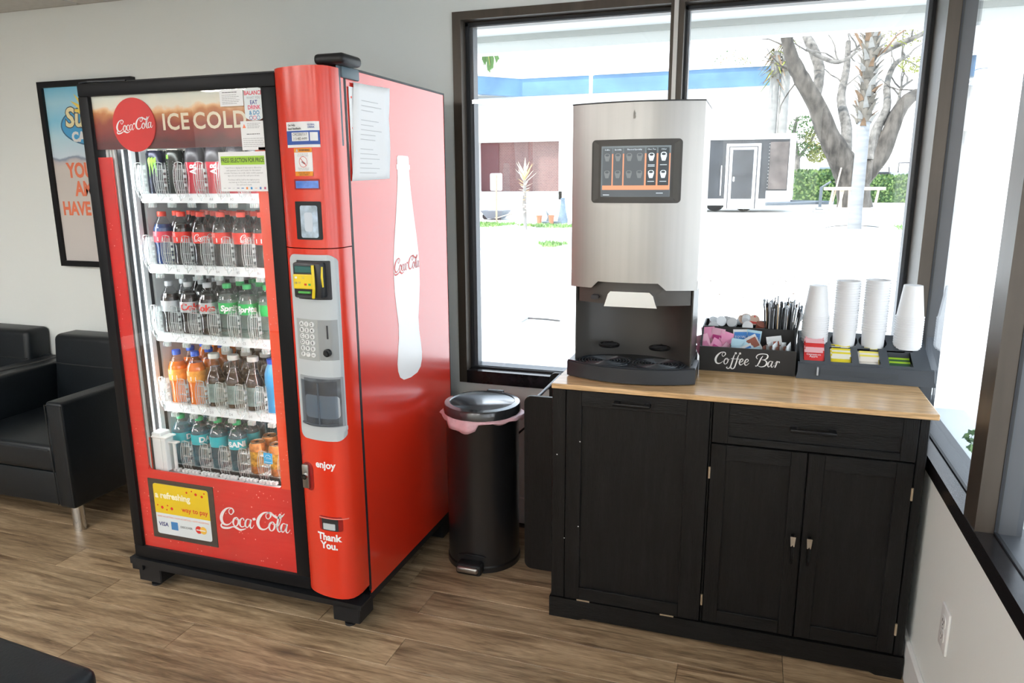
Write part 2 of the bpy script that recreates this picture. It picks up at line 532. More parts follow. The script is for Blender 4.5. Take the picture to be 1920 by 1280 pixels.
# ================================================================== THE ROOM
XR, HC = 1.711, 2.3276
XL, YF = -4.3, -5.3
floor = struct(MB().box(XL, XR, YF, 0, -0.06, -0.004).build('floor', mat('floor_screed', (0.05, 0.035, 0.025), 0.8)))
M_plank = wood('oak_vinyl', (0.125, 0.074, 0.038), (0.345, 0.240, 0.140), (0.53, 0.395, 0.250), scale=(1.3, 13, 13), rough=0.42, bump=0.06, knots=True, ring=3.0)
PW, PL = 0.1475, 1.22
def plank_mesh(L):
    b = MB(); e = 0.0005
    b.box(e, L - e, e, PW - e, -0.004, -0.0012)
    b.v = b.v[:]
    # bevelled top
    x0, x1, y0, y1 = e, L - e, e, PW - e
    i = 0.0009
    k = [(x0, y0, -0.0012), (x1, y0, -0.0012), (x1, y1, -0.0012), (x0, y1, -0.0012), (x0 + i, y0 + i, 0), (x1 - i, y0 + i, 0), (x1 - i, y1 - i, 0), (x0 + i, y1 - i, 0)]
    b.add(k, [(4, 5, 6, 7), (0, 1, 5, 4), (1, 2, 6, 5), (2, 3, 7, 6), (3, 0, 4, 7)])
    me = bpy.data.meshes.new('plank')
    me.from_pydata(b.v, [], b.f)
    me.materials.append(M_plank)
    return me
full = plank_mesh(PL)
row = 0
y = -0.639 + PW * 4
offs = [0.131, 0.131 + 0.61, 1.037 - 0.31, 0.35, 1.037, 0.05, 0.83]
while y - PW > YF - PW:
    y0 = y - PW
    off = offs[(row * 3) % 7] + (row % 4) * 0.17
    if row == 4: off = 0.131
    if row == 5: off = 1.037
    x = off - PL * 8
    if y0 >= YF and y <= 0.0:
        while x < XR:
            a, b_ = max(x, XL), min(x + PL, XR)
            if b_ - a > 0.03:
                me = full if (b_ - a) > PL - 1e-4 else plank_mesh(b_ - a)
                o = bpy.data.objects.new('plank', me); COL.objects.link(o)
                o.location = (a, y0, 0); o.parent = floor
            x += PL
    y -= PW
    row += 1
struct(MB().box(XL, XR, YF + 0.0, 0, HC, HC + 0.06).build('ceiling', mat('ceiling_deck', (0.5, 0.49, 0.46), 0.9)))
ceil_o = bpy.data.objects['ceiling']
# tile grid
TS = 0.6
tm = MB().box(0.012, TS - 0.012, 0.012, TS - 0.012, -0.006, 0.0)
tme = bpy.data.meshes.new('ceiling_panel'); tme.from_pydata(tm.v, [], tm.f); tme.materials.append(M_ceil)
fill_panels = {(1, 4), (1, 7), (4, 4), (4, 7), (6, 7), (8, 7)}  # fill lamps added out of view, clear of the window reflections
nx, ny = int((XR - XL) / TS), int(-YF / TS)
for i in range(nx):
    for j in range(ny):
        if (i, j) in fill_panels: continue
        o = bpy.data.objects.new('ceiling_panel', tme); COL.objects.link(o)
        o.location = (XL + i * TS, -0.02 - (j + 1) * TS, HC); o.parent = ceil_o
for (i, j) in sorted(fill_panels):
    t = thing('fill_light', 'added unseen fill light panel set flush in the tiled ceiling', 'ceiling light', (XL + i * TS + TS / 2, -0.02 - (j + .5) * TS, HC), group='added fill light panels')
    h = TS / 2
    b = MB(); b.box(-h + .01, h - .01, -h + .01, -h + .03, -.012, 0); b.box(-h + .01, h - .01, h - .03, h - .01, -.012, 0)
    b.box(-h + .01, -h + .03, -h + .03, h - .03, -.012, 0); b.box(h - .03, h - .01, -h + .03, h - .03, -.012, 0)
    b.build('frame', M_white, t, local=True)
    MB().box(-h + .03, h - .03, -h + .03, h - .03, -.008, -.001).build('diffuser', M_fill_panel, t, local=True)

WZ0, WZ1, WX0 = 0.6342, 2.1531, -0.014
b = MB()
b.box(XL, WX0 + .008, 0, .12, -.06, HC)
b.box(WX0 + .008, XR + .1, 0, .12, -.06, WZ0 + .01)
b.box(WX0 + .008, XR + .1, 0, .12, WZ1 - .01, HC)
struct(b.build('wall_back', M_wall))
b = MB()
b.box(XR, XR + .12, YF, 0, -.06, WZ0 + .02)
b.box(XR, XR + .12, YF, 0, WZ1 - .01, HC)
b.box(XR, XR + .12, YF, -4.7, WZ0 + .02, WZ1 - .01)
struct(b.build('wall_right', M_wall))
struct(MB().box(XL - .1, XL, YF, .12, -.06, HC).build('wall_left', mat('wall_paint_dimmed', (.14, .145, .15), .6)))  # unseen wall; room's dimness put into the colour to darken glass reflections
struct(MB().box(XL - .1, XR + .12, YF - .1, YF, -.06, HC).build('wall_front', M_wall))
for nm, q in (('baseboard_back', (XL, XR, -.014, 0, .0005, .122)), ('baseboard_right', (XR - .014, XR, YF, -.014, .0005, .122)),
              ('baseboard_left', (XL, XL + .014, YF, -.014, .0005, .122))):
    b = MB(); x0, x1, y0, y1, z0, z1 = q
    b.rbox(x0, x1, y0, y1, z0, z1, .003, 1)
    struct(b.build(nm, M_white))

# ---- back window
w = struct(MB().box(WX0, .022, -.012, .1, WZ0, WZ1).build('window_1', M_bronze))
def part(name, m, parent, *boxes, **k):
    q = MB()
    for bx in boxes: q.box(*bx)
    return q.build(name, m, parent, **k)
part('head_rail', M_bronze, w, (.022, XR, -.012, .1, 2.122, WZ1), (.022, XR, .05, .1, 2.104, 2.122))
part('window_sill', mat('sill_black', (0.02, 0.018, 0.02), 0.22, metal=0.4, noise=(25, .3)), w, (.022, XR, -.014, .1, WZ0, .690))
part('outer_sill', M_greyal, w, (.022, XR, .05, .12, .690, .700))
part('glazing_bead', M_gasket, w, (.022, .034, .040, .052, .690, 2.122), (.022, .845, .040, .05, 2.106, 2.118), (.893, XR, .040, .05, 2.106, 2.118),
     (.022, XR, .038, .05, .690, .697), (.893, .901, .04, .052, .69, 2.122), (1.700, 1.711, .04, .052, .69, 2.122))
part('outer_frame', M_greyal, w, (.034, .050, .052, .1, .690, 2.122), (.901, .908, .052, .1, .69, 2.122), (1.69, 1.711, .052, .1, .69, 2.122))
mu = part('mullion', M_bronze, w, (.845, .893, -.012, .1, .690, 2.122))
part('painted_glint_strip', mat('reflected_light_pale', (0.55, 0.54, 0.52), 0.35, metal=0.5), mu, (.858, .873, -.02, -.012, .690, 2.15))  # pale strip added; light reflected in the mullion channel put into its colour
part('pane', M_glass, w, (.034, .845, .044, .0475, .695, 2.118))
part('pane', M_glass, w, (.893, 1.703, .044, .0475, .695, 2.118))
# ---- side windows
w = struct(part('window_2', M_bronze, None, (XR, XR + .038, -.148, .1, WZ0 + .018, WZ1)))
mys = [(-1.07, -.975), (-1.99, -1.895), (-2.91, -2.815), (-3.83, -3.735), (-4.75, -4.655)]
part('outer_frame', M_greyal, w, (XR + .046, XR + .093, -.148, .1, .66, WZ1))
part('glazing_bead', M_gasket, w, (XR + .038, XR + .046, -.150, .1, .66, WZ1))
for a, c in mys:
    mu = part('mullion', M_bronze, w, (XR - .001, XR + .038, a, c, WZ0 + .018, WZ1))
    part('outer_cap', M_greyal, mu, (XR + .046, XR + .093, a, c, .66, WZ1))
    part('glazing_bead', M_gasket, mu, (XR + .038, XR + .046, a - .002, c + .002, .66, WZ1))
part('window_sill', mat('sill_black', (0, 0, 0)), w, (XR - .003, XR + .038, -4.7, -.148, .652, .696))
part('outer_sill', M_greyal, w, (XR + .046, XR + .11, -4.7, -.148, .66, .696))
part('sill_gasket', M_gasket, w, (XR + .038, XR + .046, -4.7, -.148, .66, .700))
part('head_rail', M_bronze, w, (XR - .001, XR + .093, -4.7, -.148, 2.112, WZ1))
ys = [-.148] + [v for m_ in mys for v in (m_[1], m_[0])]
for k in range(0, len(ys) - 1, 2):
    part('pane', M_glass, w, (XR + .0405, XR + .044, ys[k + 1], ys[k], .698, 2.112))
# ---- outlet on the right wall
t = thing('wall_outlet', 'white duplex power outlet on the right wall beside the black cabinet', 'outlet', (XR, -.957, .37))
b = MB(); b.rbox(-.007, 0, -.0355, .0355, -.058, .058, .003, 2); b.build('cover_plate', M_white, t, local=True, smooth=True)
for dz in (-.0195, .0195):
    b = MB(); b.prism([(p[0], p[1]) for p in rrect(-.017, .017, dz - .0145, dz + .0145, .008)], 'x', -.0085, -.006)
    so = b.build('socket', M_white, t, local=True)
    b = MB(); b.box(-.0092, -.008, -.0075, -.0055, dz - .002, dz + .006); b.box(-.0092, -.008, .0055, .0075, dz - .002, dz + .006); b.cyl((-.0092, 0, dz - .008), .0022, .0012, 'x', 10)
    b.build('socket_slot', M_ink, so, local=True)
MB().cyl((-.0085, 0, 0), .003, .003, 'x', 10).build('screw', M_chrome, t, local=True)

# ---- framed poster behind the drinks machine
PX0, PX1, PZ0, PZ1 = -2.2359, -1.6433, 1.0817, 1.9887
t = thing('framed_poster', 'framed beach poster with orange lettering, hanging behind the red drinks machine', 'poster', (-1.94, 0, 1.08))
fw = .028
b = MB()
b.box(PX0, PX1, -.03, -.002, PZ1 - fw, PZ1); b.box(PX0, PX1, -.03, -.002, PZ0, PZ0 + fw)
b.box(PX0, PX0 + fw, -.03, -.002, PZ0 + fw, PZ1 - fw); b.box(PX1 - fw, PX1, -.03, -.002, PZ0 + fw, PZ1 - fw)
b.build('frame', M_black, t)
pr = MB().box(PX0 + fw, PX1 - fw, -.016, -.004, PZ0 + fw, PZ1 - fw).build('print', ramp_mat('poster_print', [(0, (.66, .62, .60)), (.56, (.70, .64, .60)), (.585, (.60, .56, .58)), (.60, (.25, .32, .45)), (.61, (.70, .82, .92)), (.72, (.55, .80, .92)), (.80, (.28, .66, .88)), (.9, (.45, .76, .92)), (1, (.22, .62, .86))], 'Z', .03, .89, 0.35, wob=.035, wscale=7), t)
M_or = mat('poster_orange', (.86, .22, .11), .5)
yy = -.0165
for s_, x_, z_, sz in (('YOU', -2.123, 1.560, .098), ('AMA', -2.085, 1.470, .098), ('HAVE A', -2.185, 1.372, .092), ('D', -1.985, 1.275, .098)):
    letters('lettering', s_, (x_, yy, z_), sz, M_or, pr, bold=.04, sx_=.80, align='LEFT')
b = MB(); b.prism(disc(-1.90, 1.775, .225, .098, 40), 'y', -.0185, -.0162); b.build('emblem', mat('emblem_ring', (.05, .16, .30), .5), pr)
b = MB(); b.prism(disc(-1.90, 1.775, .217, .091, 40), 'y', -.0192, -.0180); b.build('emblem', mat('emblem_blue', (.08, .40, .72), .5), pr)
letters('lettering', 'Sun', (-2.092, -.0196, 1.812), .125, mat('emblem_outline', (.10, .10, .12), .5), pr, bold=.065, shear=.15, align='LEFT')
letters('lettering', 'Sun', (-2.092, -.0200, 1.812), .125, mat('emblem_cream', (.92, .82, .50), .5), pr, bold=.03, shear=.15, align='LEFT')
letters('lettering', 'CAR', (-2.060, -.0198, 1.722), .062, M_print, pr, bold=.06, align='LEFT')
b = MB()
for k in range(7):
    a = R(60 + k * 18)
    c, s_ = math.cos(a), math.sin(a)
    b.add([(-1.93 + c * .06 - s_ * .012, -.0195, 1.83 + s_ * .06 + c * .012), (-1.93 + c * .06 + s_ * .012, -.0195, 1.83 + s_ * .06 - c * .012), (-1.93 + c * .13, -.0195, 1.83 + s_ * .13)], [(0, 1, 2)])
b.build('sunburst', mat('emblem_yellow', (.95, .72, .15), .5), pr)
# ================================================================== DRINKS MACHINE
V = thing('vending_machine', 'tall red glass-front drinks vending machine with a black door frame, beside the black trash can', 'vending machine', (-.46, -.52, 0))
VX0, VYB, VYF, VZ0, VZ1 = -.9404, -.1478, -.8724, .098, 1.830
b = MB(); b.box(-.004, 0, VYB, VYF, VZ0 + .006, VZ1 - .006)
side = b.build('side_panel', M_redside, V); side['label'] = 'glossy red side panel with a white bottle print'
b = MB()
b.box(VX0, -.006, VYB, VYF, VZ1 - .012, VZ1); b.box(VX0, -.006, VYB - .0, VYB + .004, VZ0, VZ1)
b.box(VX0, VX0 + .02, VYB, VYF, VZ0, VZ1)
b.build('cabinet_shell', M_black, V)
b = MB(); b.box(-.006, .0012, VYB, VYF, VZ1 - .006, VZ1 + .001); b.box(-.004, .0015, VYB - .0008, VYB + .002, VZ0, VZ1)
b.box(-.003, .0008, VYF - .012, VYF, VZ0 + .02, VZ1 - .006)
b.build('edge_trim', M_gasket, V)
# base, feet
b = MB()
b.box(VX0 + .004, -.002, VYB - .01, VYF - .01, .075, VZ0 + .006)
b.prism([(-.965, .103), (.012, .103), (.014, .112), (-.967, .128), (-.967, .104)], 'y', -.968, -.90)
b.box(-.962, -.915, -.965, -.90, .080, .108); b.box(-.94, .004, -.955, -.89, .085, .108)
b.build('base', M_blackp, V)
for fx in (-.895, -.055):
    b = MB(); b.rbox(fx - .052, fx + .052, -.955, -.86, .030, .095, .004, 1)
    ft = b.build('foot', M_blackp, V)
    b = MB(); b.cyl((fx - .01, -.915, 0), .019, .008, n=16); b.cyl((fx - .01, -.915, .008), .007, .024, n=10)
    b.build('levelling_foot', M_gasket, ft)
for fx in (-.895, -.055):
    b = MB(); b.rbox(fx - .05, fx + .05, -.25, -.165, .0, .095, .004, 1); b.build('foot', M_blackp, V)
# door frame
DY = -.962
M_frame = mat('satin_black_frame', (0.006, 0.0065, 0.008), 0.45, spec=.2)
b = MB()
for q in ((-.944, -.184, 1.772, 1.812, 0), (-.944, -.184, .133, .178, 0), (-.944, -.904, .178, 1.772, 0), (-.236, -.184, .178, 1.772, 0)):
    b.rbox(q[0], q[1], DY, -.885, q[2], q[3], .003, 2)
fr = b.build('door_frame', M_frame, V, smooth=True)
b = MB(); b.box(-.94, -.003, -.885, VYF + .0005, .135, 1.81)
# door leaf ring, hollow where the window is
b = MB()
b.box(-.94, -.003, -.885, VYF, 1.636, 1.81); b.box(-.94, -.003, -.885, VYF, .135, .484)
b.box(-.94, -.892, -.885, VYF, .484, 1.636); b.box(-.25, -.003, -.885, VYF, .484, 1.636)
b.build('door_leaf', M_frame, V)
b = MB(); b.box(-.944, .004, -.90, -.86, 1.812, 1.823); b.tube([(-.945, -.95, 1.815), (-.93, -.93, 1.822), (-.80, -.90, 1.824)], .004, 6)
b.build('top_rail', M_gasket, V)
b = MB(); b.rbox(-.055, .045, -.955, -.845, 1.826, 1.856, .012, 3)
b.build('hinge_cover', M_blackp, V, smooth=True)
b = MB(); b.rbox(-.002, .010, -.905, -.805, 1.795, 1.828, .004, 2); b.rbox(.0, .004, -.925, -.905, 1.60, 1.828, .001, 1)
b.build('hinge_bracket', mat('blue_grey_paint', (.10, .15, .18), .45), V, smooth=True)
# --- graphics behind the glass
GY = -.948
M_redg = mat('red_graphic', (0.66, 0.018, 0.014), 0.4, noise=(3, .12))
M_redg2 = mat('red_graphic_lit', (0.85, 0.07, 0.02), 0.4, noise=(3, .1))  # brighter red copy; the strip's backlit glow is put into the colour
surr = MB()
Y0, Y1 = GY, GY + .006
def ring_z(bm_, x0, x1, z0, z1):
    bm_.box(x0, x1, Y0, Y1, z0, z1)
surr.box(-.906, -.849, Y0, Y1, .484, 1.58); surr.box(-.906, -.234, Y0, Y1, .176, .484)
# rounded lower corners of the cut-out
for cx, sx_ in ((-.845, 1), (-.281, -1)):
    n = 6; r_ = .016; pts = [(cx, .484)]
    for k in range(n + 1):
        a = R(90 * k / n)
        pts.append((cx + sx_ * (r_ - r_ * math.sin(a)), .484 + r_ - r_ * math.cos(a)))
    if sx_ < 0: pts = list(reversed(pts))
    surr.prism(pts, 'y', Y0, Y1)
sg = surr.build('door_graphic', M_redg, V)
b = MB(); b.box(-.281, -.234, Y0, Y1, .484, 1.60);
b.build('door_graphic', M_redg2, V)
b = MB()
rr = random.Random(3)
for k in range(150):
    if k % 3: x, z, s_ = rr.uniform(-.90, -.25), rr.uniform(.19, .47), rr.uniform(.001, .0028)
    else: x, z, s_ = rr.choice((rr.uniform(-.90, -.86), rr.uniform(-.275, -.24))), rr.uniform(.5, 1.5), rr.uniform(.001, .0022)
    b.lathe([(s_, 0), (s_ * .7, .0006), (.0001, .0009)], (x, GY - .0005, z), 6, 'y')
for i, p in enumerate(b.v): pass
b.bend(lambda p: (p[0], 2 * (GY - .0005) - p[1], p[2]))
dr = b.build('water_drops', mat('water_drop_print', (.93, .35, .30), .25), sg); dr['kind'] = 'stuff'
cola_script('cola_lettering', (-.408, GY - .0012, .347), .292, M_print, sg, rot=R(2))
hd = MB().box(-.903, -.234, GY, GY + .006, 1.624, 1.774).build('header_sign', ramp_mat('cola_print', [(0, (.05, .008, .006)), (.22, (.20, .015, .010)), (.42, (.30, .04, .012)), (.60, (.55, .20, .05)), (.68, (.80, .50, .25)), (.74, (.78, .74, .62)), (1, (.66, .70, .62))], 'Z', 1.624, 1.790, .35, wob=.022, wscale=16, vor=(22, .02)), V)
b = MB(); b.box(-.903, -.234, GY, GY + .02, 1.605, 1.624); b.build('header_rail', mat('dark_red', (.10, .01, .01), .4), V)
_cp = mat('cream_print', (.80, .72, .55), .45)
letters('ice_cold_lettering', 'ICE', (-.571, GY - .0008, 1.682), .070, _cp, hd, bold=.02, spacing=1.08)
letters('ice_cold_lettering', 'COLD', (-.403, GY - .0008, 1.682), .070, mat('cream_print', (.80, .72, .55), .45), hd, bold=.02, sx_=1.0, spacing=1.08)
dc = MB().prism(disc(-.735, 1.679, .086, .084, 48), 'y', GY - .004, GY - .001).build('round_emblem', M_redg, hd)
cola_script('cola_lettering', (-.735, GY - .0046, 1.678), .150, M_print, dc, rot=R(4))
# payment sticker
pf = MB().box(-.855, -.568, GY - .003, GY - .0005, .222, .452).build('payment_sign', mat('sign_brown_black', (.035, .028, .024), .35), V)
b = MB(); b.prism(rrect(-.833, -.590, .240, .436, .010), 'y', GY - .0036, GY - .003); b.build('card_panel', mat('pale_blue_print', (.72, .78, .80), .5), pf)
b = MB(); b.prism([(-.833, .322)] + [(-.590, .322)] + [p for p in rrect(-.833, -.590, .240, .436, .010)[:12]], 'y', GY - .0040, GY - .0034); b.build('yellow_panel', mat('yellow_print', (.78, .56, .01), .5), pf)
letters('lettering', 'a refreshing', (-.827, GY - .0044, .392), .033, mat('pale_yellow_print', (.92, .86, .62), .5), pf, align='LEFT', bold=.035)
letters('lettering', 'way to pay', (-.598, GY - .0044, .348), .026, M_redg, pf, align='RIGHT', bold=.015)
letters('lettering', 'NOW ACCEPTING • NOW ACCEPTING • NOW ACCEPTING', (-.712, GY - .0040, .309), .0085, mat('poster_orange', (0, 0, 0)), pf)
b = MB()
for (x, z, s_) in ((-.683, .417, .004), (-.66, .425, .003), (-.643, .415, .0055), (-.617, .410, .005), (-.606, .423, .003), (-.82, .352, .003), (-.80, .345, .006), (-.775, .355, .003), (-.757, .345, .006), (-.78, .338, .003)):
    q = MB(); q.prism(disc(x, z, s_, s_, 10), 'y', GY - .0044, GY - .0040); q.build('red_drop', M_redg, pf)
letters('lettering', 'VISA', (-.803, GY - .0040, .278), .022, mat('navy_print', (.03, .05, .22), .5), pf, bold=.02, shear=.1)
b = MB(); b.box(-.768, -.738, GY - .0042, GY - .0036, .262, .293); b.build('card_badge', mat('card_blue', (.05, .22, .50), .5), pf)
letters('lettering', 'DISCOVER', (-.700, GY - .0040, .278), .0115, M_ink, pf, bold=.01)
b = MB(); b.prism(disc(-.645, .279, .0145, .0145, 20), 'y', GY - .0042, GY - .0038); b.build('card_badge', M_redg, pf)
b = MB(); b.prism(disc(-.625, .279, .0145, .0145, 20), 'y', GY - .0044, GY - .0041); b.build('card_badge', mat('amber_print', (.85, .50, .06), .5), pf)
b = MB(); b.box(-.655, -.615, GY - .0048, GY - .0045, .2765, .2805); b.build('badge_bar', M_print, pf)
# glass and the stickers on it
b = MB(); b.box(-.905, -.235, DY + .006, DY + .010, .177, 1.773)
b.build('door_glass', M_glass, V)
SY = DY + .0055
def sticker(name, x0, x1, z0, z1, m=M_paper, parent=V):
    return MB().box(x0, x1, SY - .0006, SY, z0, z1).build(name, m, parent)
s1 = sticker('notice_sticker', -.388, -.303, 1.722, 1.770)
def lines(par, x0, x1, z0, z1, n, m=M_inkgrey, y=SY - .0009, h=.0012, seed=1, ragged=.25):
    r_ = random.Random(seed); q = MB()
    for k in range(n):
        z = z1 - (z1 - z0) * (k + .5) / n
        e = x1 - (x1 - x0) * r_.uniform(0, ragged)
        x = x0
        while x < e - .002:
            w_ = r_.uniform(.004, .011); w_ = min(w_, e - x)
            q.box(x, x + w_, y, y + .0003, z - h / 2, z + h / 2); x += w_ + .0016
    o_ = q.build('small_print', m, par); o_['kind'] = 'stuff'
    return o_
lines(s1, -.380, -.311, 1.727, 1.757, 6, seed=2); lines(s1, -.378, -.315, 1.759, 1.765, 1, M_ink, h=.0018, seed=5)
bp_ = []
for k in range(13): bp_.append((-.266 + .034 * math.cos(R(180 * k / 12)), 1.762 + .012 * math.sin(R(180 * k / 12))))
for k in range(13): bp_.append((-.266 + .034 * math.cos(R(180 + 180 * k / 12)), 1.692 + .014 * math.sin(R(180 + 180 * k / 12))))
s2 = MB().prism(bp_, 'y', SY - .001, SY).build('balance_sticker', mat('pale_blue_print', (0, 0, 0)), V)
for t_, z, sz, c in (('BALANCE', 1.757, .0165, (.75, .05, .10)), ('WHAT YOU', 1.7435, .010, (.45, .47, .5)), ('EAT', 1.730, .0165, (.08, .08, .30)), ('DRINK', 1.7155, .0165, (.75, .05, .15)), ('& DO', 1.700, .0165, (.03, .25, .50))):
    letters('lettering', t_, (-.266, SY - .0013, z), sz, mat('ink_' + t_.split()[0].lower().replace('&', 'do'), c, .5), s2, bold=.02, sx_=.9)
for k, c in enumerate(('ink_eat', 'ink_drink', 'ink_do')):
    q = MB()
    for (a_, b_) in ((0, 1),):
        o1 = disc(-.279 + .013 * k, 1.686, .0062, .0062, 16); o2 = disc(-.279 + .013 * k, 1.686, .0046, .0046, 16)
        q.add([(x, SY - .0013, z) for x, z in o1] + [(x, SY - .0013, z) for x, z in o2], [(i, (i + 1) % 16, 16 + (i + 1) % 16, 16 + i) for i in range(16)])
    q.build('ring_mark', MATS[c], s2)
s3 = sticker('notice_sticker', -.320, -.2345, 1.592, 1.677)
lines(s3, -.296, -.245, 1.655, 1.672, 4, seed=3); lines(s3, -.300, -.250, 1.636, 1.642, 1, M_ink, h=.0018, seed=8)
lines(s3, -.314, -.238, 1.600, 1.629, 5, seed=4, ragged=.1)
q = MB(); q.prism([(-.313, 1.657), (-.301, 1.657), (-.307, 1.669)], 'y', SY - .001, SY - .0006); q.build('warning_mark', mat('poster_orange', (0, 0, 0)), s3)
s4 = MB().box(-.411, -.236, SY - .0014, SY - .0006, 1.469, 1.588).build('price_sign', M_paper, V)
q = MB(); q.box(-.403, -.243, SY - .0018, SY - .0014, 1.549, 1.575); q.build('green_band', mat('lime_print', (.36, .62, .05), .5), s4)
letters('lettering', 'PRESS SELECTION FOR PRICE', (-.323, SY - .0021, 1.562), .0185, M_ink, s4, bold=.01, sx_=.66)
yy = SY - .0017
for k, t_ in enumerate(('*Cash Price is displayed. A discount is offered for', 'cash payment. See card reader for discounted', 'amount. Purchases via credit, debit, mobile payment', 'types do not receive the cash price shown.')):
    letters('lettering', t_, (-.323, yy, 1.540 - k * .0078), .0068, M_inkgrey, s4, res=1)
for k, t_ in enumerate(('Purchases will be held at the highest price,', 'see item up to 72 hours, and settled with', 'the card user\'s bank.')):
    letters('lettering', t_, (-.323, yy, 1.504 - k * .0075), .0068, M_inkgrey, s4, res=1)
for k, c in enumerate(((.6, .6, .6), (.5, .5, .6), (.7, .7, .7), (.3, .3, .4), (.1, .25, .5), (.85, .25, .05), (.02, .25, .55), (.75, .5, .45), (.1, .2, .5), (.5, .1, .2))):
    q = MB(); w_ = .0065 if k in (5, 6, 8, 9) else .009; h_ = .0035 if k in (5, 6, 8, 9) else .0014
    xx = -.396 + k * .0165
    q.box(xx - w_ / 2, xx + w_ / 2, yy - .0003, yy, 1.4785 - h_, 1.4785 + h_); q.build('card_mark', mat('card_mark_%d' % k, c, .5), s4)
s5 = MB().prism([(-.337, .573), (-.303, .573), (-.302, .610), (-.336, .611)], 'y', SY - .0007, SY).build('energy_sticker', mat('sky_blue_print', (.08, .42, .72), .5), V)
q = MB(); q.box(-.333, -.306, SY - .001, SY - .0007, .5775, .579); q.tube([(-.332, SY - .001, .594), (-.325, SY - .001, .603), (-.316, SY - .001, .604), (-.308, SY - .001, .598)], .0006, 4)
q.build('star_mark', M_print, s5); letters('lettering', 'STAR', (-.316, SY - .0011, .592), .009, M_print, s5)
q = MB(); q.box(-.262, -.238, SY - .0006, SY, 1.592, 1.600); q.build('red_tab', M_redg2, V)

# --- right column with the controls
PX = [(-.186, -.957), (-.178, -.966), (-.16, -.979), (-.135, -.989), (-.11, -.9955), (-.085, -.999), (-.06, -1.0), (-.04, -.998), (-.02, -.991), (-.006, -.979), (.001, -.962), (.005, -.94), (.004, -.915), (.003, -.89)]
def prof(x):
    if x <= PX[0][0]: return PX[0][1]
    for (a, ya), (c, yc) in zip(PX[:11], PX[1:12]):
        if a <= x <= c: return ya + (yc - ya) * (x - a) / (c - a)
    return PX[10][1]
def column(z0, z1):
    q = MB()
    pts = PX + [(-.05, -.888), (-.186, -.888)]
    q.prism(pts, 'z', z0, z1)
    return q
cp = column(1.303, 1.819).build('upper_column', M_red, V, smooth=40)
cp2 = column(.1455, 1.300).build('lower_column', M_red, V, smooth=40)
for (x0, x1, z0, z1) in ():
    pass
def cpatch(name, x0, x1, z0, z1, m, parent, off=.001, n=14, r=0.0, thick=None):
    q = MB(); thick = off if thick is None else thick
    xs = [x0 + (x1 - x0) * k / n for k in range(n + 1)]
    if r:
        xs = sorted(set(xs + [x0 + r * (1 - math.cos(R(15 * k))) for k in range(7)] + [x1 - r * (1 - math.cos(R(15 * k))) for k in range(7)]))
    vs = []
    for x in xs:
        d = 0
        if r:
            e = min(x - x0, x1 - x)
            if e < r: d = r - math.sqrt(max(0, r * r - (r - e) ** 2))
        y = prof(x)
        vs += [(x, y - off, z0 + d), (x, y - off, z1 - d), (x, y - off + thick + .002, z0 + d), (x, y - off + thick + .002, z1 - d)]
    fs = []
    for i in range(len(xs) - 1):
        a, c = 4 * i, 4 * i + 4
        fs += [(a, c, c + 1, a + 1), (a + 1, c + 1, c + 3, a + 3), (c, a, a + 2, c + 2)]
    fs += [(0, 1, 3, 2), (4 * (len(xs) - 1) + 1, 4 * (len(xs) - 1), 4 * (len(xs) - 1) + 2, 4 * (len(xs) - 1) + 3)]
    q.add(vs, fs)
    return q.build(name, m, parent, smooth=40)
def bc(off):
    return lambda p: (p[0], prof(p[0]) - off, p[2])
gp = cpatch('control_plate', -.160, -.001, .697, 1.283, M_grey, V, off=.0035, r=.022); gp['label'] = 'grey control plate with rounded corners'
# small stickers
st = cpatch('service_sticker', -.134, -.022, 1.594, 1.666, M_paper, cp, off=.0008)
cpatch('blue_band', -.134, -.022, 1.602, 1.641, mat('cobalt_print', (.02, .08, .36), .45), st, off=.0012)
cpatch('white_box', -.114, -.054, 1.612, 1.636, M_paper, st, off=.0016); cpatch('white_box', -.050, -.027, 1.612, 1.636, M_paper, st, off=.0016)
letters('lettering', 'CMO2007317', (-.084, 0, 1.630), .0105, M_ink, st, bendf=bc(.002), sx_=.85)
letters('lettering', '213-482-4499', (-.084, 0, 1.618), .0105, M_ink, st, bendf=bc(.002), sx_=.85)
letters('lettering', 'Get help.', (-.128, 0, 1.657), .008, M_ink, st, bendf=bc(.0014), align='LEFT', bold=.02)
letters('lettering', 'Send feedback.', (-.128, 0, 1.647), .0085, M_ink, st, bendf=bc(.0014), align='LEFT', bold=.02)
letters('lettering', 'GLOBAL', (-.045, 0, 1.657), .006, MATS['cobalt_print'], st, bendf=bc(.0014), bold=.02); letters('lettering', 'DRINK', (-.045, 0, 1.650), .007, MATS['cobalt_print'], st, bendf=bc(.0014), bold=.02)
st = cpatch('warning_sticker', -.109, -.047, 1.513, 1.592, M_paper, cp, off=.0010)
cpatch('orange_band', -.109, -.047, 1.580, 1.592, mat('safety_orange', (.80, .28, .01), .5), st, off=.0014); cpatch('orange_band', -.109, -.047, 1.513, 1.526, MATS['safety_orange'], st, off=.0014)
letters('lettering', 'WARNING', (-.072, 0, 1.586), .0075, M_ink, st, bendf=bc(.0018), bold=.03)
q = MB(); q.prism([(-.103, 1.582), (-.093, 1.582), (-.098, 1.591)], 'y', 0, .0001); q.bend(bc(.0019)); q.build('warning_triangle', M_paper, st)
q = MB(); o1, o2 = disc(-.078, 1.553, .0145, .0155, 28), disc(-.078, 1.553, .0132, .0142, 28)
q.add([(x, 0, z) for x, z in o1] + [(x, 0, z) for x, z in o2], [(i, (i + 1) % 28, 28 + (i + 1) % 28, 28 + i) for i in range(28)])
q.add([(-.0885, 0, 1.5635), (-.087, 0, 1.5645), (-.0675, 0, 1.5425), (-.069, 0, 1.5415)], [(0, 1, 2, 3)]); q.bend(bc(.0016)); q.build('prohibition_ring', M_redg, st)
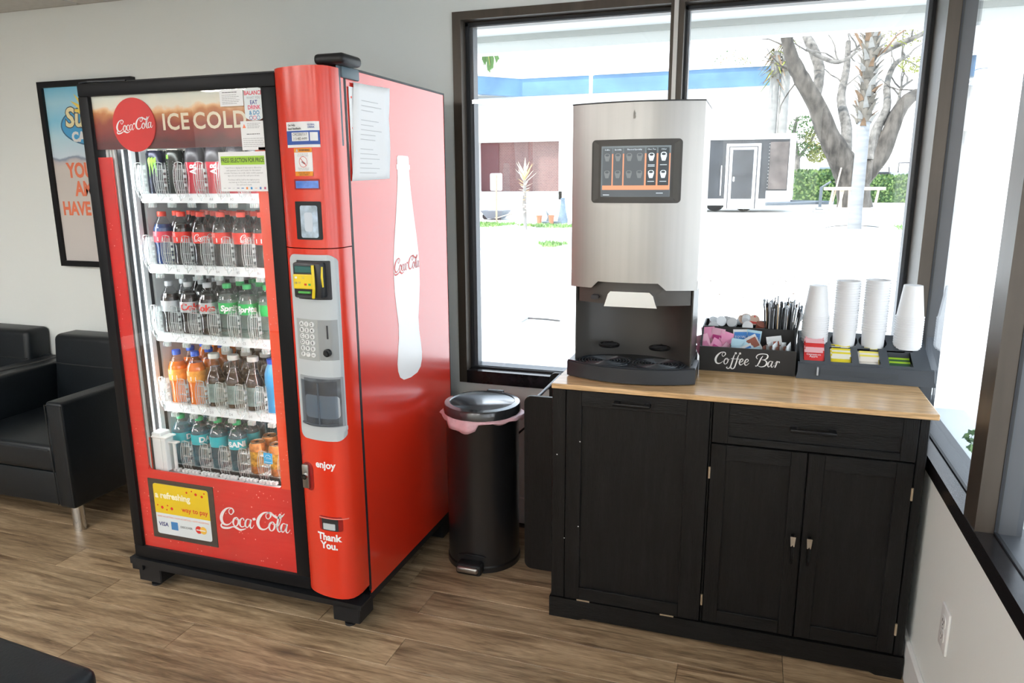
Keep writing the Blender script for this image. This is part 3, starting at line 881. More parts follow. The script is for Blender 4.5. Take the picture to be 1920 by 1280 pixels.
q = MB(); q.prism([(-.085, 1.553), (-.078, 1.548), (-.072, 1.546), (-.069, 1.548), (-.074, 1.552), (-.080, 1.556)], 'y', 0, .0001); q.bend(bc(.0014)); q.build('tilting_figure', M_inkgrey, st)
for z, t_ in ((1.5755, 'Do not tip or rock'), (1.5705, 'the vending machine'), (1.535, 'Machine can fall and'), (1.531, 'cause serious injury')):
    letters('lettering', t_, (-.078, 0, z), .0047, M_inkgrey, st, bendf=bc(.0014), res=1)
for t_, z in (('TIPPING MAY CAUSE', 1.5215), ('SERIOUS INJURY', 1.5165)):
    letters('lettering', t_, (-.078, 0, z), .0045, M_ink, st, bendf=bc(.0018), res=1)
cpatch('display_bezel', -.116, -.030, 1.474, 1.504, mat('dark_red_recess', (.30, .008, .006), .35), cp, off=.0018, r=.003)
dp = cpatch('price_display', -.110, -.033, 1.478, 1.499, mat('blue_display', (.06, .13, .35), .15, emit=(.10, .22, .62), estr=.35, noise=(40, .5)), cp, off=.0026)
q = cpatch('bill_bezel', -.1185, -.030, 1.328, 1.440, M_blackp, cp, off=.003, r=.004); q = cpatch('bill_slot_window', -.098, -.040, 1.334, 1.428, mat('sleeve_clear', (.42, .52, .62), .18, noise=(35, .35)), cp, off=.006, r=.006)
cpatch('sleeve_mark', -.083, -.055, 1.352, 1.408, mat('sleeve_mark_grey', (.55, .62, .70), .3), q, off=.0072, r=.008)
# white lettering on the column
letters('enjoy_lettering', 'enjoy', (-.071, 0, .614), .033, M_print, cp2, bendf=bc(.0008), bold=.03)
letters('thank_you_lettering', 'Thank', (-.074, 0, .363), .034, M_print, cp2, bendf=bc(.0008), bold=.04)
letters('thank_you_lettering', 'You.', (-.074, 0, .333), .034, M_print, cp2, bendf=bc(.0008), bold=.04)
# lock
q = MB(); q.rbox(-.161, -.137, -.998, -.965, .524, .606, .004, 2); lk = q.build('door_lock', M_steel, V, smooth=True)
q = MB(); q.cyl((-.149, -.998, .566), .0095, .006, 'y', 20); q.bend(lambda p: (p[0], -1.996 - p[1], p[2])); q.build('lock_cylinder', M_chrome, lk, smooth=True)
q = MB(); q.box(-.1498, -.1482, -1.0048, -1.0035, .562, .570); q.build('key_slot', M_ink, lk)
cpatch('lock_recess', -.165, -.120, .515, .612, mat('dark_red_recess', (0, 0, 0)), cp2, off=.0008, r=.02)
# coin return
cr_ = cpatch('coin_return', -.106, -.022, .388, .438, mat('dark_red_recess', (0, 0, 0)), cp2, off=.0012, r=.008)
cpatch('return_cup', -.096, -.036, .389, .432, mat('recess_shadow', (.03, .03, .032), .4), cr_, off=.0022, r=.004)  # flat dark patch; shade inside the cup is put into its colour
cpatch('return_flap', -.090, -.046, .393, .414, M_grey, cr_, off=.004, r=.002); cpatch('return_rim', -.104, -.006, .431, .4335, mat('pink_edge', (.85, .25, .20), .3), cr_, off=.004)
# card reader
q = MB(); q.rbox(-.120, -.026, -1.030, -.985, 1.156, 1.262, .006, 2); rd = q.build('card_reader', mat('reader_dark', (.018, .02, .024), .35), V, smooth=True)
cpatch('reader_recess', -.128, -.014, 1.148, 1.266, M_ink, gp, off=.0042, r=.003)
q = MB(); q.rbox(-.112, -.052, -1.0325, -1.028, 1.232, 1.252, .002, 1); q.build('reader_display', mat('teal_lcd', (.02, .12, .11), .2), rd)
q = MB(); q.rbox(-.118, -.050, -1.0335, -1.028, 1.184, 1.228, .003, 2); yp = q.build('reader_keypad', mat('taxi_yellow', (.82, .62, .02), .4), rd)
for (x, z, c) in ((-.107, 1.218, (.8, .8, .75)), (-.082, 1.218, (.7, .55, .1)), (-.108, 1.202, (.5, .4, .1)), (-.096, 1.203, (.6, .45, .1)), (-.075, 1.198, (.7, .05, .02)), (-.061, 1.198, (.05, .45, .08))):
    q = MB(); q.rbox(x - .004, x + .004, -1.0348, -1.033, z - .003, z + .003, .0006, 1); q.build('reader_button', mat('rb_%d_%d' % (int(c[0] * 100), int(c[1] * 100)), c, .4), yp)
q = MB(); q.tube([(-.050, -1.034, 1.158), (-.043, -1.040, 1.185), (-.042, -1.041, 1.215), (-.046, -1.036, 1.256)], .0045, 8); q.build('reader_grip', MATS['taxi_yellow'], rd, smooth=True)
q = MB(); q.tube([(-.027, -1.018, 1.19), (-.0255, -1.022, 1.22), (-.027, -1.018, 1.25)], .004, 8); q.build('reader_grip', MATS['taxi_yellow'], rd, smooth=True)
q = MB(); q.rbox(-.104, -.060, -1.0335, -1.028, 1.170, 1.177, .002, 1); q.build('card_slot', mat('slot_green', (.10, .45, .10), .4), rd)
q = MB(); q.rbox(-.112, -.052, -1.032, -1.024, 1.158, 1.166, .001, 1); q.build('card_tray', M_ink, rd)
# keypad block
kp = cpatch('keypad_panel', -.146, -.062, .957, 1.086, mat('keypad_grey', (.36, .38, .38), .35), gp, off=.0045)
cs = cpatch('coin_panel', -.060, -.006, .960, 1.086, mat('coin_grey', (.30, .32, .33), .3, metal=.3), gp, off=.0045)
M_key = mat('key_white', (.72, .74, .74), .35)
keys = [('A', '1', '2'), ('B', '3', '4'), ('C', '5', '6'), ('D', '7', '8'), ('E', '9', '0'), ('F', '*', 'CLR')]
for rI, rw in enumerate(keys):
    for cI, t_ in enumerate(rw):
        x = -.122 + cI * .020; z = 1.071 - rI * .0192
        y = prof(x) - .0045
        q = MB(); q.lathe([(.0082, 0), (.0078, -.0028), (.0055, -.0036)], (x, y, z), 16, 'y')
        k_ = q.build('key', M_key, gp, smooth=True)
        letters('key_legend', t_, (x, y - .0040, z), .0125 if len(t_) < 2 else .005, M_ink, k_, res=2, bold=.02)
q = MB(); q.box(-.0335, -.0300, -1.002, -.99, 1.028, 1.069); q.bend(lambda p: (p[0], p[1] - .0005, p[2])); q.build('coin_slot', M_ink, gp)
q = MB(); q.lathe([(.012, 0), (.012, -.010), (.008, -.011), (.007, -.018)], (-.033, prof(-.033) - .004, .985), 18, 'y'); q.build('return_knob', M_blackp, gp, smooth=True)
# delivery bucket
dbx = cpatch('delivery_port', -.148, -.002, .738, .906, mat('port_grey_recess', (.30, .32, .34), .4), gp, off=.0042, r=.004)
cpatch('port_inner', -.130, -.006, .748, .900, mat('port_shadow', (.12, .13, .14), .35, noise=(25, .5)), dbx, off=.0050)  # flat patch, shade of the port's depth put into its colour
cpatch('port_cup', -.128, -.010, .772, .846, mat('port_cup_grey', (.58, .59, .60), .35), dbx, off=.0060, r=.012)
q = MB()
prt = [(-.136 + .128 * k / 12, -1.004 - .022 * math.sin(math.pi * k / 12), 0) for k in range(13)]
vs = []; fs = []
for k, p in enumerate(prt):
    vs += [(p[0], p[1], .752), (p[0], p[1], .896), (p[0], p[1] + .003, .752), (p[0], p[1] + .003, .896)]
for i in range(12):
    a, c = 4 * i, 4 * i + 4
    fs += [(a, c, c + 1, a + 1), (a + 2, a + 3, c + 3, c + 2), (a + 1, c + 1, c + 3, a + 3), (c, a, a + 2, c + 2)]
q.add(vs, fs); bk = q.build('delivery_door', clear('smoked_plastic', tint=(.62, .68, .74), body=.06, bodycol=(.6, .66, .72), f0=.05), gp, smooth=True)
q = MB(); q.tube([(p[0], p[1] + .001, .756) for p in prt], .004, 6); q.tube([(-.062, -1.026, .757), (-.062, -1.026, .893)], .0028, 6)
q.build('door_rim', clear('smoked_edge', tint=(.40, .46, .52), body=.3, bodycol=(.4, .46, .52), f0=.06), bk, smooth=True)
cpatch('port_lip', -.150, .000, .728, .746, mat('lip_grey', (.50, .53, .55), .35), gp, off=.009, r=.004)

# --- inside of the cabinet
IX0, IX1, IYB = -.886, -.255, -.24
b = MB()
b.box(IX0, IX1, IYB, IYB + .01, .42, 1.70); b.box(IX0 - .01, IX0, -.87, IYB, .42, 1.70); b.box(IX1, IX1 + .01, -.87, IYB, .42, 1.70)
b.box(IX0, IX1, -.87, IYB, 1.69, 1.70)
b.build('cabinet_liner', M_liner, V)
b = MB()
for x in (-.876, -.862, -.851): b.box(x - .003, x + .003, -.935, -.925, .45, 1.61)
b.box(-.893, -.846, -.925, -.92, .45, 1.61)
b.build('left_channel', mat('bright_aluminium', (.80, .82, .80), .3, metal=.2), V)
b = MB(); b.box(-.872, -.869, -.9255, -.925, .5, 1.61); b.box(-.8845, -.880, -.86, -.80, .45, 1.62); b.box(-.842, -.838, -.93, -.915, .45, 1.61)
b.build('channel_groove', M_gasket, V)
b = MB(); b.box(-.884, -.872, -.80, -.76, .45, 1.62); b.box(-.884, -.870, -.845, -.825, .45, 1.62)
b.build('shelf_upright', M_liner, V)
for x in (-.872, -.262):
    MB().cyl((x, -.905, .50), .0055, 1.08, n=10).build('light_tube', M_led, V)
b = MB(); b.tube([(-.84, -.90, 1.615), (-.27, -.90, 1.615)], .005, 8); b.build('light_tube', M_led, V)
SX0, SX1, SYF = -.826, -.262, -.862
cols = [-.790 + .083 * k for k in range(6)]
shz = [1.430, 1.188, .944, .682, .452]
M_rail = mat('rail_white', (.78, .82, .84), .4)
M_fin = mat('lane_white', (.74, .77, .77), .4)
M_gap = mat('lane_gap', (.20, .21, .22), .6)
def clip_mesh():
    q = MB()
    H_ = .112
    pts = [(.016, .0, .0), (.019, -.006, .02), (.021, -.009, .05), (.020, -.008, .085), (.014, -.004, H_)]
    for sx_ in (-1, 1):
        for k in range(len(pts) - 1):
            a, c = pts[k], pts[k + 1]
            q.m(0).add([(sx_ * a[0], a[1], a[2]), (sx_ * c[0], c[1], c[2]), (sx_ * c[0], c[1] + .014, c[2]), (sx_ * a[0], a[1] + .014, a[2])], [(0, 1, 2, 3)])
        q.m(1).tube([(sx_ * p[0], p[1], p[2]) for p in pts], .0009, 4)
        q.tube([(sx_ * p[0], p[1] + .014, p[2]) for p in pts], .0007, 4)
    q.m(0).box(-.0185, .0185, .010, .0112, .012, .106)
    q.m(1)
    for x in (-.013, -.0045, .0045, .012): q.tube([(x, -.005, .012), (x, -.008, .06), (x, -.004, .104)], .0010, 4)
    q.tube([(-.014, -.004, .111), (0, -.006, .114), (.014, -.004, .111)], .0012, 4)
    for z in (.022, .052, .090): q.box(-.018, .018, -.001, .009, z, z + .0012)
    for z in (.034, .062, .080): q.box(.0195, .0235, -.006, .004, z, z + .010)
    q.tube([(-.010, 0, .004), (0, -.008, -.012), (.010, 0, .004)], .0022, 5)
    me = bpy.data.meshes.new('retaining_clip'); me.from_pydata(q.v, [], q.f); me.materials.append(M_clip); me.materials.append(M_clipe)
    me.polygons.foreach_set('material_index', q.mi)
    return me
clipm = clip_mesh()
tabm = MB()
for x in (-.010, -.003, .004, .011): tabm.box(x - .0016, x + .0016, -.010, .004, -.014, .0)
tabm.box(-.013, .014, -.004, .004, -.003, .001)
tme_ = bpy.data.meshes.new('hanging_tab'); tme_.from_pydata(tabm.v, [], tabm.f); tme_.materials.append(M_clipe)
def inst(name, me, loc, parent, rz=0):
    o = bpy.data.objects.new(name, me); COL.objects.link(o)
    o.location = Vector(loc) - wloc(parent); o.parent = parent; o.rotation_euler = (0, 0, rz)
    return o
for si, z in enumerate(shz):
    b = MB(); b.box(SX0, SX1, -.85, -.30, z + .012, z + .020)
    sh_ = b.build('shelf', M_gap if si < 4 else M_fin, V)
    if si < 4:
        b = MB(); b.prism([(SYF, z), (SYF + .004, z + .030), (SYF + .014, z + .031), (SYF + .014, z)], 'x', SX0, SX1)
        rl = b.build('shelf_rail', M_rail, sh_)
        for k, cx in enumerate(cols):
            letters('selection_label', 'ABCDE'[si] + str(k + 1), (cx + .005, SYF + .0008, z + .012), .013, M_inkgrey, sh_, res=1)
    else:
        b = MB(); b.prism([(-.935, .438), (-.925, .452), (-.85, .472), (-.85, .44)], 'x', -.846, SX1 + .005)
        rl = b.build('shelf_rail', M_rail, sh_)
    q = MB()
    for cx in cols:
        for dx in (-.030, -.015, .0, .015, .030):
            q.box(cx + dx - .005, cx + dx + .005, -.858 if si < 4 else -.90, -.32, z + .020 - (.0 if si < 4 else .004), z + .0255)
    q.build('lane_runners', M_fin, sh_)
    for k in range(7):
        cx = cols[0] - .018 + .083 * k
        if cx > SX1 + .03: continue
        o = inst('retaining_clip', clipm, (cx, SYF - .012 if si < 4 else -.885, z + .020), V)
        if si < 4:
            inst('hanging_tab', tme_, (cx + .030, SYF - .002, z - .001), V)
# elevator arm parts at lower left
b = MB(); b.rbox(-.846, -.800, -.925, -.875, .475, .618, .003, 1); b.rbox(-.800, -.782, -.925, -.885, .475, .600, .002, 1)
el = b.build('elevator_carriage', M_liner, V)
b = MB(); b.rbox(-.848, -.770, -.930, -.880, .600, .606, .002, 1); b.cyl((-.765, -.90, .48), .006, .10, n=12); b.rbox(-.785, -.745, -.91, -.89, .578, .584, .002, 1)
b.build('elevator_rail', mat('bright_aluminium', (0, 0, 0)), el)
b = MB(); b.box(-.852, -.846, -.93, -.90, .46, .60); b.build('red_gasket', M_redg2, el)

# --- side print: bottle and papers
def side2(poly, x0=.0004, x1=.0010):
    return [(p[0], p[1]) for p in poly]
hb = [(.0, .785), (.050, .790), (.076, .806), (.088, .832), (.090, .86), (.084, .90), (.074, .95), (.072, 1.00), (.082, 1.06), (.090, 1.12), (.092, 1.18), (.088, 1.24), (.078, 1.30), (.066, 1.36), (.055, 1.42), (.046, 1.47), (.041, 1.51), (.040, 1.535), (.046, 1.540), (.046, 1.553), (.040, 1.556), (.040, 1.578), (.034, 1.584), (0, 1.585)]
cy = -.515
poly = [(cy + w_ * 1.12, z) for w_, z in hb] + [(cy - w_ * 1.12, z) for w_, z in reversed(hb[1:-1])]
q = MB(); q.prism(poly, 'x', .0003, .0009); bt = q.build('bottle_print', mat('white_vinyl', (.94, .94, .94), .35, coat=.5, coatr=.2), side)
cola_script('cola_lettering', (.0014, cy, 1.205), .205, mat('side_red_print', (.72, .05, .03), .35), bt, face='+x')
q = MB()
nz_, ny_ = 12, 6
vs = []
pr_ = random.Random(4)
for i in range(nz_ + 1):
    for j in range(ny_ + 1):
        u_, v_ = j / ny_, i / nz_
        yy = -.838 + .006 * v_ * 0 + u_ * .232 + (1 - v_) * (-.030 + u_ * .0)
        zz = 1.498 + v_ * .291 + u_ * .008
        vs.append((.003 + .004 * abs(math.sin(3 * u_ + 5 * v_)) + .006 * (u_ > .9) * (1 - v_), yy, zz))
fs = [(i * (ny_ + 1) + j, i * (ny_ + 1) + j + 1, (i + 1) * (ny_ + 1) + j + 1, (i + 1) * (ny_ + 1) + j) for i in range(nz_) for j in range(ny_)]
q.add(vs, fs)
pp = q.build('taped_paper', mat('thin_paper', (.92, .93, .94), .7), side, smooth=60); md = pp.modifiers.new('thick', 'SOLIDIFY'); md.thickness = .0006
q = MB(); q.box(.002, .0035, -.862, -.832, 1.505, 1.775); q.build('punched_margin', mat('thin_paper', (0, 0, 0)), pp)
q = MB()
for z in (1.555, 1.60, 1.655, 1.745): q.lathe([(.0035, 0), (.0035, .0006)], (.0036, -.850, z), 10, 'x')
q.build('punch_hole', M_redg2, pp)
q = MB()
for k in range(16):
    z = 1.740 - k * .0145
    if k in (3, 9): continue
    q.box(.0095, .0097, -.800 - .002 * k, -.800 + .105 + .03 * math.sin(k * 2.3) - .002 * k, z, z + .0015)
lp = q.build('faint_print', mat('faint_grey', (.55, .56, .57), .7), pp); lp['kind'] = 'stuff'
# ================================================================== DRINKS ON THE SHELVES
M_clrb = clear('bottle_plastic', tint=(.97, .98, .98), body=0.0, f0=.05, rough=.02, gain=1.1)
LIQ = {
 'cola': mat('cola_liquid', (.010, .005, .004), .06, coat=1, coatr=.03), 'blue': mat('dark_blue_liquid', (.01, .04, .16), .08, coat=1),
 'lemon': clear('lemon_liquid', tint=(.80, .90, .86), body=.25, bodycol=(.60, .74, .70), f0=.07), 'orange': mat('orange_liquid', (.78, .17, .008), .1, coat=1, coatr=.05),
 'root': mat('root_liquid', (.028, .013, .008), .06, coat=1, coatr=.03), 'water': clear('water_blue', tint=(.55, .78, .84), body=.28, bodycol=(.30, .52, .60), f0=.08),
 'red': mat('dark_red_liquid', (.45, .012, .03), .25, coat=.6), 'sky': mat('sky_blue_drink', (.03, .30, .60), .25, coat=.6)}
CAPM = {'red': mat('cap_red', (.72, .045, .02), .35), 'grey': mat('cap_grey', (.42, .45, .47), .35), 'green': mat('cap_green', (.02, .38, .10), .35),
        'blue': mat('cap_blue', (.01, .09, .55), .35), 'white': mat('cap_white', (.62, .64, .60), .35), 'black': mat('cap_black', (.02, .02, .025), .35), 'dkgreen': mat('cap_teal_green', (.03, .42, .16), .35)}
def label_mat(n, c, c2=None):
    if c2 is None: return mat(n, c, .4)
    return ramp_mat(n, [(0, c2), (.22, c2), (.24, c), (1, c)], 'Z', .088, .132, .4)
LAB = {'cola': mat('label_red', (.74, .030, .015), .35), 'pink': mat('label_pink_red', (.66, .05, .09), .35), 'silver': mat('label_silver', (.50, .53, .55), .3, metal=.3),
       'lemon': mat('label_green', (.01, .42, .08), .35), 'orange': mat('label_orange', (.88, .34, .05), .4, noise=(60, .25)), 'root': mat('label_root_grey', (.20, .28, .27), .35, noise=(50, .3)),
       'water': mat('label_teal', (.02, .40, .45), .35), 'sports': mat('label_wine', (.40, .01, .03), .35)}
STR_W = mat('label_white', (.85, .86, .86), .4)
def wrap(vs, r, ang, zc):
    """2D letters to a cylinder band; ang = direction of text centre"""
    out = []
    for x, y in vs:
        a = ang + x / r
        out.append((r * math.sin(a), -r * math.cos(a), zc + y))
    return out
def bottle(name, label, kind, liq, cap, lab, text=None, tcol=None, ang=0.5, scale=1.0, group=None, barcode=True):
    r = .0325
    if kind == 'contour':
        body = [(.022, .0), (.029, .004), (.0305, .02), (.0290, .045), (.0295, .075), (r, .088), (r, .135), (.0315, .145)]
        neck = [(.0315, .145), (.0275, .160), (.019, .176), (.0135, .186), (.0125, .192)]
        lz = (.090, .132); fill = 3
    elif kind == 'round':
        body = [(.022, .0), (.029, .004), (.0285, .02), (.0275, .055), (.029, .080), (r, .10), (r, .140), (.031, .150)]
        neck = [(.031, .150), (.0255, .166), (.0175, .180), (.013, .188), (.0125, .193)]
        lz = (.094, .136); fill = 3
    elif kind == 'glass':
        body = [(.026, .0), (r, .004), (r, .020), (r, .095), (.0325, .108), (.028, .122), (.021, .140)]
        neck = [(.021, .140), (.0165, .155), (.0150, .168), (.0165, .182), (.0170, .190)]
        lz = (.022, .094); fill = 3
    elif kind == 'sport':
        body = [(.024, 0), (r, .004), (.0315, .03), (.0285, .065), (.0300, .085), (.033, .12), (.0315, .150), (.026, .170), (.0200, .183), (.0190, .188)]
        neck = [(.0190, .188), (.0190, .190)]
        lz = None; fill = 0
    b = MB()
    b.lathe(body, n=20)
    root = b.build(name, [LIQ[liq]], None, smooth=True)
    tag(root, label, 'bottle', group)
    b = MB(); b.lathe([(x + .0004, z) for x, z in neck], n=20, cap=False)
    # headspace: the clear neck, with the drink standing a little way into it
    b.build('neck', M_clrb, root, local=True, smooth=True)
    if liq in ('cola', 'root', 'orange', 'lemon', 'water', 'blue') and kind != 'sport':
        k = neck[1]; b = MB(); b.lathe([(neck[0][0] - .0008, neck[0][1]), (k[0] - .002, k[1])], n=18); b.build('drink_surface', LIQ[liq], root, local=True, smooth=True)
    ct = neck[-1][1]
    cr_ = {'glass': .0195, 'sport': .0205}.get(kind, .0148)
    b = MB(); b.lathe([(cr_ * .98, ct - .003), (cr_, ct), (cr_, ct + .013), (cr_ * .9, ct + .0155)], n=18)
    b.build('cap', CAPM[cap], root, local=True, smooth=True)
    if lz:
        b = MB(); b.lathe([(r + .0006, lz[0]), (r + .0006, lz[1])], n=24, cap=False)
        lb = b.build('label_wrap', LAB[lab], root, local=True, smooth=True)
        zc = (lz[0] + lz[1]) / 2
        if text:
            if text == 'script':
                vs, fs = stroke_mesh(COLA); s = .082 / 4.2
                vs = [((x - 2.02) * s, (y - .4) * s * 1.25) for x, y in vs]
            else:
                vs, fs = text_mesh(text[0], text[1], bold=.04, shear=text[2])
            b = MB(); b.add(wrap(vs, r + .0013, ang, zc), fs); b.build('lettering', tcol, lb, local=True)
        elif barcode:
            b = MB(); vs = [(-.010, -.012), (.010, -.012), (.010, .004), (-.010, .004)]
            b.add(wrap(vs, r + .0012, ang, zc - .004), [(0, 1, 2, 3)])
            b.build('barcode_patch', STR_W, lb, local=True)
            b = MB()
            for k in range(4):
                z = zc + .016 - k * .004
                b.add(wrap([(-.028, z - zc), (-.014, z - zc), (-.014, z - zc + .0012), (-.028, z - zc + .0012)], r + .0012, ang, zc), [(0, 1, 2, 3)])
            b.build('small_print', STR_W, lb, local=True)
    if kind == 'sport' and liq == 'red':
        b = MB(); b.lathe([(.0338, .12), (.0322, .150), (.0268, .170), (.0208, .183)], n=20, cap=False); b.build('black_shoulder', CAPM['black'], root, local=True, smooth=True)
        vs, fs = text_mesh('AR', .030, bold=.03); b = MB()
        b.add([(.0325 * math.sin(.45 - y / .0325), -.0325 * math.cos(.45 - y / .0325), .095 + x) for x, y in vs], fs); b.build('lettering', STR_W, root, local=True)
    if scale != 1: root.scale = (1, 1, scale)
    return root
def can(name, label, cat_, col, r=.0305, h=.150, mark=None, group=None):
    b = MB(); b.lathe([(r * .85, 0), (r, .006), (r, h - .012), (r * .84, h)], n=22)
    root = b.build(name, col, None, smooth=True); tag(root, label, cat_, group)
    b = MB(); b.lathe([(r * .86, h - .001), (r * .87, h + .002), (r * .80, h + .002), (r * .78, h - .002), (.001, h - .002)], n=22, cap=False)
    b.build('lid', mat('can_lid', (.62, .60, .50), .25, metal=.8), root, local=True, smooth=True)
    b = MB(); b.rbox(-.006, .006, -.014, .004, h - .001, h + .001, .0006, 1); b.build('ring_pull', M_chrome, root, local=True)
    if mark == 'claw':
        vs, fs = [], []
        for k in range(3):
            x0 = -.012 + .010 * k
            pl = [(x0, .03), (x0 + .008, .034), (x0 + .007, .01), (x0 + .003 + .002 * k, -.034), (x0 + .001, .0), (x0 - .003, .022)]
            a = len(vs); vs += pl; fs.append(tuple(range(a, a + 6)))
        b = MB(); b.add(wrap(vs, r + .0007, .25, h * .62), fs); b.build('green_claw', mat('acid_green', (.25, .75, .05), .4), root, local=True)
    if mark == 'text':
        vs, fs = [], []
        b = MB()
        for k in range(9):
            vs = [(-.015, 0), (.012, 0), (.012, .0018), (-.015, .0018)]
            b.add(wrap(vs, r + .0007, .1, h * .25 + k * .009), [(0, 1, 2, 3)])
        b.build('small_print', M_inkgrey, root, local=True)
        vs = [(-.010, 0), (-.004, .018), (-.002, 0)]; b = MB()
        b.add(wrap([(-.014, 0), (-.012, .014), (-.009, .013), (-.011, 0), (-.007, 0), (-.006, .014), (-.003, .013), (-.004, 0)], r + .0007, .1, h * .8), [(0, 3, 2, 1), (4, 7, 6, 5)])
        b.build('green_claw', mat('acid_green', (0, 0, 0)), root, local=True)
    if mark == 'orange':
        b = MB(); b.lathe([(r + .0006, .03), (r + .0006, .085)], n=22, cap=False); b.build('label_wrap', mat('orange_foil', (.85, .38, .05), .3, metal=.3, noise=(90, .5)), root, local=True, smooth=True)
    return root
ORD = ['first', 'second', 'third', 'fourth', 'fifth', 'sixth']
SHN = ['top shelf', 'second shelf down', 'third shelf down', 'fourth shelf down', 'bottom shelf']
FY = [-.818, -.748, -.678, -.608]
RW = ['front', 'second', 'third', 'fourth']
def nth(i): return ORD[i] + ' lane from the left'
def put(o, i, s, d, dx=0.0, dz=0.0, rz=0.0):
    o.location = (cols[i] + dx, FY[d] + (0 if s < 4 else -.012), shz[s] + .0256 + dz)
    o.rotation_euler = (0, 0, rz)
    return o
def fill(s, i, d, fn, desc, **k):
    lab_ = '%s, %s from left, %s, %s row' % (desc, ORD[i], SHN[s], RW[d])
    o = fn(lab_, **k); return put(o, i, s, d)
M_can1 = mat('can_navy_black', (.012, .016, .035), .25, metal=.4); M_can2 = mat('can_black', (.014, .018, .014), .25, metal=.4)
for d in (0, 1):
    fill(0, 0, d, lambda L: can('energy_drink_can', L, 'can', M_can1, mark='claw' if d == 0 else None, group='drinks on the top shelf'), 'black can with green claw mark' if d == 0 else 'black can behind the green-clawed can')
    fill(0, 1, d, lambda L: can('energy_drink_can', L, 'can', M_can2, mark='text' if d == 0 else None, group='drinks on the top shelf'), 'black can with small grey print' if d == 0 else 'black can behind the printed can')
    for i in (2, 3, 4, 5):
        fill(0, i, d, lambda L: bottle('sports_drink_bottle', L, 'sport', 'red', 'black', None, group='drinks on the top shelf', scale=.90), 'red sports bottle with black shoulder')
    for i in range(6):
        fill(1, i, d, lambda L: bottle('cola_bottle', L, 'contour', 'blue' if (i == 0 and d == 0) else 'cola', 'red', 'pink' if i == 0 else 'cola', text='script' if i in (2, 4) and d == 0 else None, tcol=STR_W, ang={2: .95, 4: 1.55}.get(i, .35 if i != 5 else .2), group='cola bottles', scale=.895),
             'cola bottle with pinkish red label' if i == 0 else 'cola bottle with script on red label' if i in (2, 4) else 'cola bottle with red label')
    for i in range(3):
        fill(2, i, d, lambda L: bottle('diet_cola_bottle', L, 'contour', 'cola', 'grey', 'silver', text=('Coke', .036, .05) if i and d == 0 else None, tcol=LAB['cola'], ang=[.3, .85, .12][i], group='diet cola bottles', scale=.895), 'cola bottle with silver label and grey cap')
    for i in (3, 4, 5):
        fill(2, i, d, lambda L: bottle('lemon_soda_bottle', L, 'round', 'lemon', 'green', 'lemon', text=('Sprite', .031, .2) if d == 0 else None, tcol=STR_W, ang=[.88, .42, 1.7][i - 3], group='green label soda bottles', scale=.895), 'clear bottle with green label and cap')
    for i in (0, 1):
        fill(3, i, d, lambda L: bottle('orange_soda_bottle', L, 'round', 'orange', 'blue', 'orange', ang=.3, group='orange soda bottles', scale=.945), 'orange soda bottle with blue cap')
    for i in (2, 3, 4):
        fill(3, i, d, lambda L: bottle('root_beer_bottle', L, 'glass', 'root', 'white', 'root', barcode=False, group='brown bottles with white caps', scale=.95), 'dark brown bottle with wide white cap')
    fill(3, 5, d, lambda L: bottle('sports_drink_bottle', L, 'sport', 'sky', 'blue', None, scale=.94, group='blue sports drinks'), 'bright blue sports drink bottle')
    for i in range(4):
        fill(4, i, d, lambda L: bottle('water_bottle', L, 'round', 'water', 'dkgreen', 'water', text=('DASANI', .030, 0) if d == 0 else None, tcol=STR_W, ang=(2.7, 2.1, 3.3, -.1)[i], barcode=False, group='blue water bottles', scale=.90), 'bluish water bottle with green cap')
# deeper rows, seen only as dark shapes and caps between the front ones
def deep(s, i, d, desc, name, liq, cap, grp, sc, kind='contour'):
    def fn(L):
        prof_ = {'contour': [(.022, 0), (.030, .004), (.0305, .14), (.0275, .158), (.0135, .185), (.0125, .192)], 'sport': [(.024, 0), (.0325, .004), (.033, .15), (.026, .170), (.019, .188)]}[kind]
        o = MB().lathe(prof_, n=14).build(name, LIQ[liq], None, smooth=True); tag(o, L, 'bottle', grp)
        MB().lathe([(.0148, .190), (.0148, .206)], n=12).build('cap', CAPM[cap], o, local=True, smooth=True); o.scale = (1, 1, sc); return o
    fill(s, i, d, fn, desc)
for d in (2, 3):
    for i in range(6): deep(1, i, d, 'cola bottle deep in the lane', 'cola_bottle', 'cola', 'red', 'cola bottles', .895)
    for i in range(6): deep(2, i, d, 'dark bottle deep in the lane' if i < 3 else 'clear bottle deep in the lane', 'diet_cola_bottle' if i < 3 else 'lemon_soda_bottle', 'cola' if i < 3 else 'lemon', 'grey' if i < 3 else 'green', 'diet cola bottles' if i < 3 else 'green label soda bottles', .895)
    for i in range(5): deep(3, i, d, 'orange bottle deep in the lane' if i < 2 else 'brown bottle deep in the lane', 'orange_soda_bottle' if i < 2 else 'root_beer_bottle', 'orange' if i < 2 else 'root', 'blue' if i < 2 else 'white', 'orange soda bottles' if i < 2 else 'brown bottles with white caps', .95)
    for i in range(5): deep(4, i, d, 'bluish bottle deep in the lane', 'water_bottle', 'water', 'dkgreen', 'blue water bottles', .90)
    for i in (2, 3): deep(0, i, d, 'red sports bottle deep in the lane', 'sports_drink_bottle', 'red', 'black', 'drinks on the top shelf', .9, 'sport')
M_oc = mat('orange_can', (.55, .20, .05), .3, metal=.3, noise=(60, .5))
for i, (d, lb, dz) in enumerate(((0, 'orange patterned can, fifth lane of the bottom shelf', 0), (0, 'orange patterned can, last lane of the bottom shelf', 0), (1, 'orange can in the back row behind the blue star sticker', .03), (1, 'orange can in the back row, far right of the bottom shelf', .035))):
    o = can('orange_soda_can', lb, 'can', M_oc, h=.115, r=.030, mark='orange', group='orange cans on the bottom shelf')
    put(o, 4 + i % 2, 4, d, dz=0)
